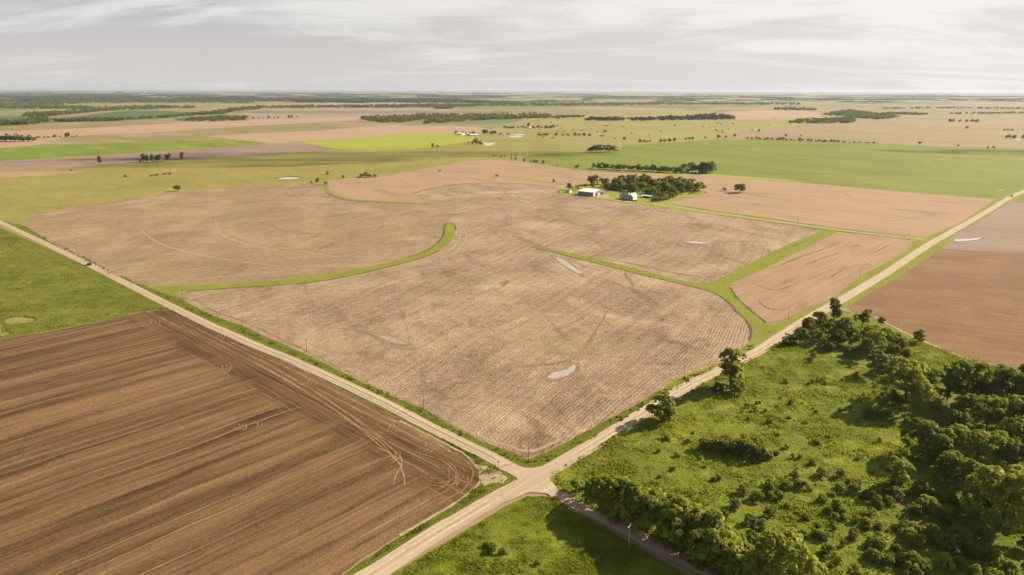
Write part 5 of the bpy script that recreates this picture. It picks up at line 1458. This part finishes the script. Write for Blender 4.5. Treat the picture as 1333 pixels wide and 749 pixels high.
def vehicle(x, y, rz, paint, label, cat, sc=1.0, pickup=False):
    e = tag(empty('pickup' if pickup else 'car', P(x, y) + Vector((0, 0, 0.19)), rz, (sc, sc, sc)), label, cat)
    prof = [(-2.4, 0.45), (2.35, 0.45), (2.45, 0.8), (2.3, 1.05), (1.0, 1.12), (0.35, 1.72), (-0.6 if pickup else -1.5, 1.74), (-0.75 if pickup else -2.15, 1.12), (-2.42, 1.08)]
    V = [(px, -0.92, pz) for px, pz in prof] + [(px, 0.92, pz) for px, pz in prof]
    m = len(prof)
    Fc = [tuple(range(m - 1, -1, -1))[::-1], tuple(range(2 * m - 1, m - 1, -1))] + [(i, (i + 1) % m, m + (i + 1) % m, m + i) for i in range(m)]
    body = link('body', mesh_from('body', V, Fc, paint), e)
    MB().poly([(1.03, -0.8, 1.17), (1.03, 0.8, 1.17), (0.46, 0.74, 1.66), (0.46, -0.74, 1.66)]).build('windscreen', M_GLASS, e)
    for s in (-1, 1):
        MB().box(-0.55 if pickup else -1.6, 0.5, s * 0.925 - 0.01, s * 0.925 + 0.01, 1.15, 1.6).build('window', M_GLASS, e)
        MB().box(2.36, 2.47, s * 0.62 - 0.18, s * 0.62 + 0.18, 0.78, 0.95).build('headlight', M_WHITE, e)
    if pickup:
        MB().box(-2.3, -0.85, -0.8, 0.8, 1.1, 1.14).build('cargo_bed', M_TYRE, e)
    for wx in (-1.5, 1.5):
        for s in (-0.86, 0.86):
            MB().cyl(wx, 0.36, s - 0.12, s + 0.12, 0.36, n=14, axis='y').build('wheel', M_TYRE, e)
    return e


vehicle(116.5, 345.5, ANG_A, M_CAR_D, 'small dark car driving on the western road past the meadow', 'car', 1.0)
vehicle(1317.5, 256, ANG_B + math.pi, M_CAR_W, 'white pickup truck coming down the gravel road near the picture edge', 'pickup', 1.25, True)

# ------------------------------------------------------------------ clouds whose shade lies on the far pasture
SUN_AZ, SUN_EL = R(62), R(27.5)
SUN = Vector((math.sin(SUN_AZ) * math.cos(SUN_EL), math.cos(SUN_AZ) * math.cos(SUN_EL), math.sin(SUN_EL)))


def cloud_mat():
    t = NT('thin_cloud')
    d = t.n('ShaderNodeBsdfDiffuse'); d.inputs[0].default_value = (0.9, 0.9, 0.9, 1)
    tr = t.n('ShaderNodeBsdfTransparent')
    m = t.n('ShaderNodeMixShader')
    f = t.noise(scale=1 / 70.0, detail=5, rough=0.6, lo=0.36, hi=0.66)
    t.put(m.inputs[0], t.math('MULTIPLY', f, 0.42))
    t.t.links.new(tr.outputs[0], m.inputs[1]); t.t.links.new(d.outputs[0], m.inputs[2])
    o = t.n('ShaderNodeOutputMaterial'); t.put(o.inputs['Surface'], m.outputs[0])
    return t.m


MC = cloud_mat()


def cloud(px, py, rx, ry, ang, alt=1000.0, seed=0):
    """a flat heaped cloud high towards the sun; its shade falls at the given spot of the land"""
    from mathutils import noise as mn
    base = P(px, py)
    c = base + SUN * (alt / SUN.z)
    V = []; Fc = []
    nu, nv = 40, 14
    for i in range(nv + 1):
        th = math.pi * i / nv
        for j in range(nu):
            a = 2 * math.pi * j / nu
            q = Vector((math.sin(th) * math.cos(a), math.sin(th) * math.sin(a), math.cos(th)))
            k = 1 + 0.55 * mn.noise(q * 1.7 + Vector((seed, 0, 0))) + 0.25 * mn.noise(q * 4.1 + Vector((0, seed, 0)))
            x, y, z = q.x * rx * k, q.y * ry * k, q.z * min(rx, ry) * 0.25 * k
            V.append((x * math.cos(ang) - y * math.sin(ang), x * math.sin(ang) + y * math.cos(ang), z))
    for i in range(nv):
        for j in range(nu):
            Fc.append((i * nu + j, (i + 1) * nu + j, (i + 1) * nu + (j + 1) % nu, i * nu + (j + 1) % nu))
    o = link('cloud', mesh_from('cloud', V, Fc, MC, smooth=True), None, c)
    tag(o, kind='structure')


cloud(450, 203, 420, 75, 0.15, 1000, 1.0)
cloud(330, 213, 210, 55, 0.2, 1000, 4.0)
cloud(160, 208, 160, 30, 0.25, 1000, 2.5)
cloud(1345, 199, 240, 60, -0.1, 1000, 7.0)
cloud(505, 146, 900, 190, 0.1, 1000, 9.0)

# ------------------------------------------------------------------ haze
tz = NT('haze_air')
pv = tz.n('ShaderNodeVolumePrincipled')
pv.inputs['Color'].default_value = (0.58, 0.66, 0.79, 1)
pv.inputs['Density'].default_value = 3.2e-5
pv.inputs['Anisotropy'].default_value = 0.2
try:
    pv.inputs['Density Attribute'].default_value = ''
except Exception:
    pass
oz = tz.n('ShaderNodeOutputMaterial')
tz.t.links.new(pv.outputs[0], oz.inputs['Volume'])
hz = MB().box(-42000, 42000, -42000, 42000, -1.0, 128.0).build('haze', tz.m)
tag(hz, 'thin pale haze over the whole plain', 'haze', None, 'stuff')

# ------------------------------------------------------------------ sky and sun
W = bpy.data.worlds.new('World')
S.world = W
W.use_nodes = True
nt = W.node_tree
nt.nodes.clear()


def wn(typ, **kw):
    nd = nt.nodes.new(typ)
    for k, v in kw.items(): setattr(nd, k, v)
    return nd


def wmath(op, a, b=0.0, clamp=False):
    nd = wn('ShaderNodeMath', operation=op, use_clamp=clamp)
    for i, v in enumerate((a, b)):
        if isinstance(v, bpy.types.NodeSocket): nt.links.new(v, nd.inputs[i])
        else: nd.inputs[i].default_value = v
    return nd.outputs[0]


def wmap(v, a, b, c=0.0, d=1.0):
    nd = wn('ShaderNodeMapRange', clamp=True)
    nd.interpolation_type = 'SMOOTHSTEP'
    nt.links.new(v, nd.inputs[0])
    for i, x in enumerate((a, b, c, d)): nd.inputs[i + 1].default_value = x
    return nd.outputs[0]


def wmix(f, a, b):
    nd = wn('ShaderNodeMix', data_type='RGBA')
    for s, v in ((nd.inputs['Factor'], f), (nd.inputs[6], a), (nd.inputs[7], b)):
        if isinstance(v, bpy.types.NodeSocket): nt.links.new(v, s)
        elif isinstance(v, tuple): s.default_value = (*v, 1)
        else: s.default_value = v
    return nd.outputs[2]


sky = wn('ShaderNodeTexSky', sky_type='NISHITA')
sky.sun_disc = False
sky.sun_elevation = SUN_EL
sky.sun_rotation = SUN_AZ
sky.air_density = 1.0
sky.dust_density = 2.0
bg_sky = wn('ShaderNodeBackground')
bg_sky.inputs['Strength'].default_value = 0.05
hs = wn('ShaderNodeHueSaturation'); hs.inputs['Saturation'].default_value = 0.4; nt.links.new(sky.outputs[0], hs.inputs['Color'])
nt.links.new(hs.outputs[0], bg_sky.inputs['Color'])
tc = wn('ShaderNodeTexCoord')
sep = wn('ShaderNodeSeparateXYZ'); nt.links.new(tc.outputs['Generated'], sep.inputs[0])
zc = wmath('MAXIMUM', sep.outputs['Z'], 0.004)
zz = wmath('ADD', zc, 0.13)
comb = wn('ShaderNodeCombineXYZ')
nt.links.new(wmath('DIVIDE', sep.outputs['X'], zz), comb.inputs[0])
nt.links.new(wmath('DIVIDE', sep.outputs['Y'], zz), comb.inputs[1])


def wnoise(scale, sx, sy, detail, rough, dist=0.0, off=0.0):
    mp = wn('ShaderNodeMapping')
    nt.links.new(comb.outputs[0], mp.inputs['Vector'])
    mp.inputs['Scale'].default_value = (sx, sy, 1)
    mp.inputs['Location'].default_value = (off, off * 0.7, 0)
    mp.inputs['Rotation'].default_value = (0, 0, R(-9))
    nd = wn('ShaderNodeTexNoise')
    nt.links.new(mp.outputs[0], nd.inputs['Vector'])
    nd.inputs['Scale'].default_value = scale
    nd.inputs['Detail'].default_value = detail
    nd.inputs['Roughness'].default_value = rough
    nd.inputs['Distortion'].default_value = dist
    return nd.outputs['Fac']


n1 = wnoise(1.0, 0.42, 1.0, 7, 0.6, 1.1)
n2 = wnoise(1.0, 0.9, 3.4, 5, 0.65, 0.8, 5.0)
# nearness to the sun's bearing
dot = wn('ShaderNodeVectorMath', operation='DOT_PRODUCT')
nt.links.new(tc.outputs['Generated'], dot.inputs[0])
dot.inputs[1].default_value = (math.sin(SUN_AZ), math.cos(SUN_AZ), 0.25)
glow = wmap(dot.outputs['Value'], 0.1, 1.0)
elev = sep.outputs['Z']
# grey base layer, brighter breaks higher up
brk = wmath('ADD', wmath('MULTIPLY', n1, 0.80), wmath('MULTIPLY', n2, 0.20))
brk = wmath('ADD', brk, wmath('ADD', wmath('MULTIPLY', glow, 0.10), wmap(elev, 0.03, 0.13, -0.09, 0.05)))
lit = wmap(brk, 0.43, 0.62)
base = wmix(wmap(elev, 0.0, 0.12), (0.326, 0.316, 0.308), (0.270, 0.263, 0.258))
base = wmix(glow, base, (0.385, 0.366, 0.352))
ccol = wmix(lit, base, wmix(glow, (0.400, 0.391, 0.381), (0.455, 0.440, 0.424)))
bg_cl = wn('ShaderNodeBackground')
bg_cl.inputs['Strength'].default_value = 1.0
nt.links.new(ccol, bg_cl.inputs['Color'])
cover = wmap(elev, 0.125, 0.27, 0.97, 0.05)
mx = wn('ShaderNodeMixShader')
nt.links.new(cover, mx.inputs[0])
nt.links.new(bg_sky.outputs[0], mx.inputs[1]); nt.links.new(bg_cl.outputs[0], mx.inputs[2])
wo = wn('ShaderNodeOutputWorld'); nt.links.new(mx.outputs[0], wo.inputs['Surface'])

sd = bpy.data.lights.new('sun', 'SUN')
sd.energy = 5.0
sd.angle = R(0.55)
sd.color = (1.0, 0.87, 0.68)
so = bpy.data.objects.new('sun', sd)
so.rotation_euler = (-SUN).to_track_quat('-Z', 'Y').to_euler()
so.location = SUN * 3000
COL.objects.link(so)

# ------------------------------------------------------------------ picture settings
S.view_settings.view_transform = 'Standard'
S.view_settings.look = 'None'
S.view_settings.exposure = 1.02
S.view_settings.gamma = 1.0
S.view_settings.use_curve_mapping = False
S.cycles.max_bounces = 5
S.cycles.diffuse_bounces = 2
S.cycles.glossy_bounces = 2
S.cycles.transmission_bounces = 2
S.cycles.transparent_max_bounces = 6
S.cycles.volume_bounces = 0
S.cycles.caustics_reflective = False
S.cycles.caustics_refractive = False
S.cycles.use_adaptive_sampling = True
S.cycles.adaptive_threshold = 0.015
S.cycles.use_denoising = True
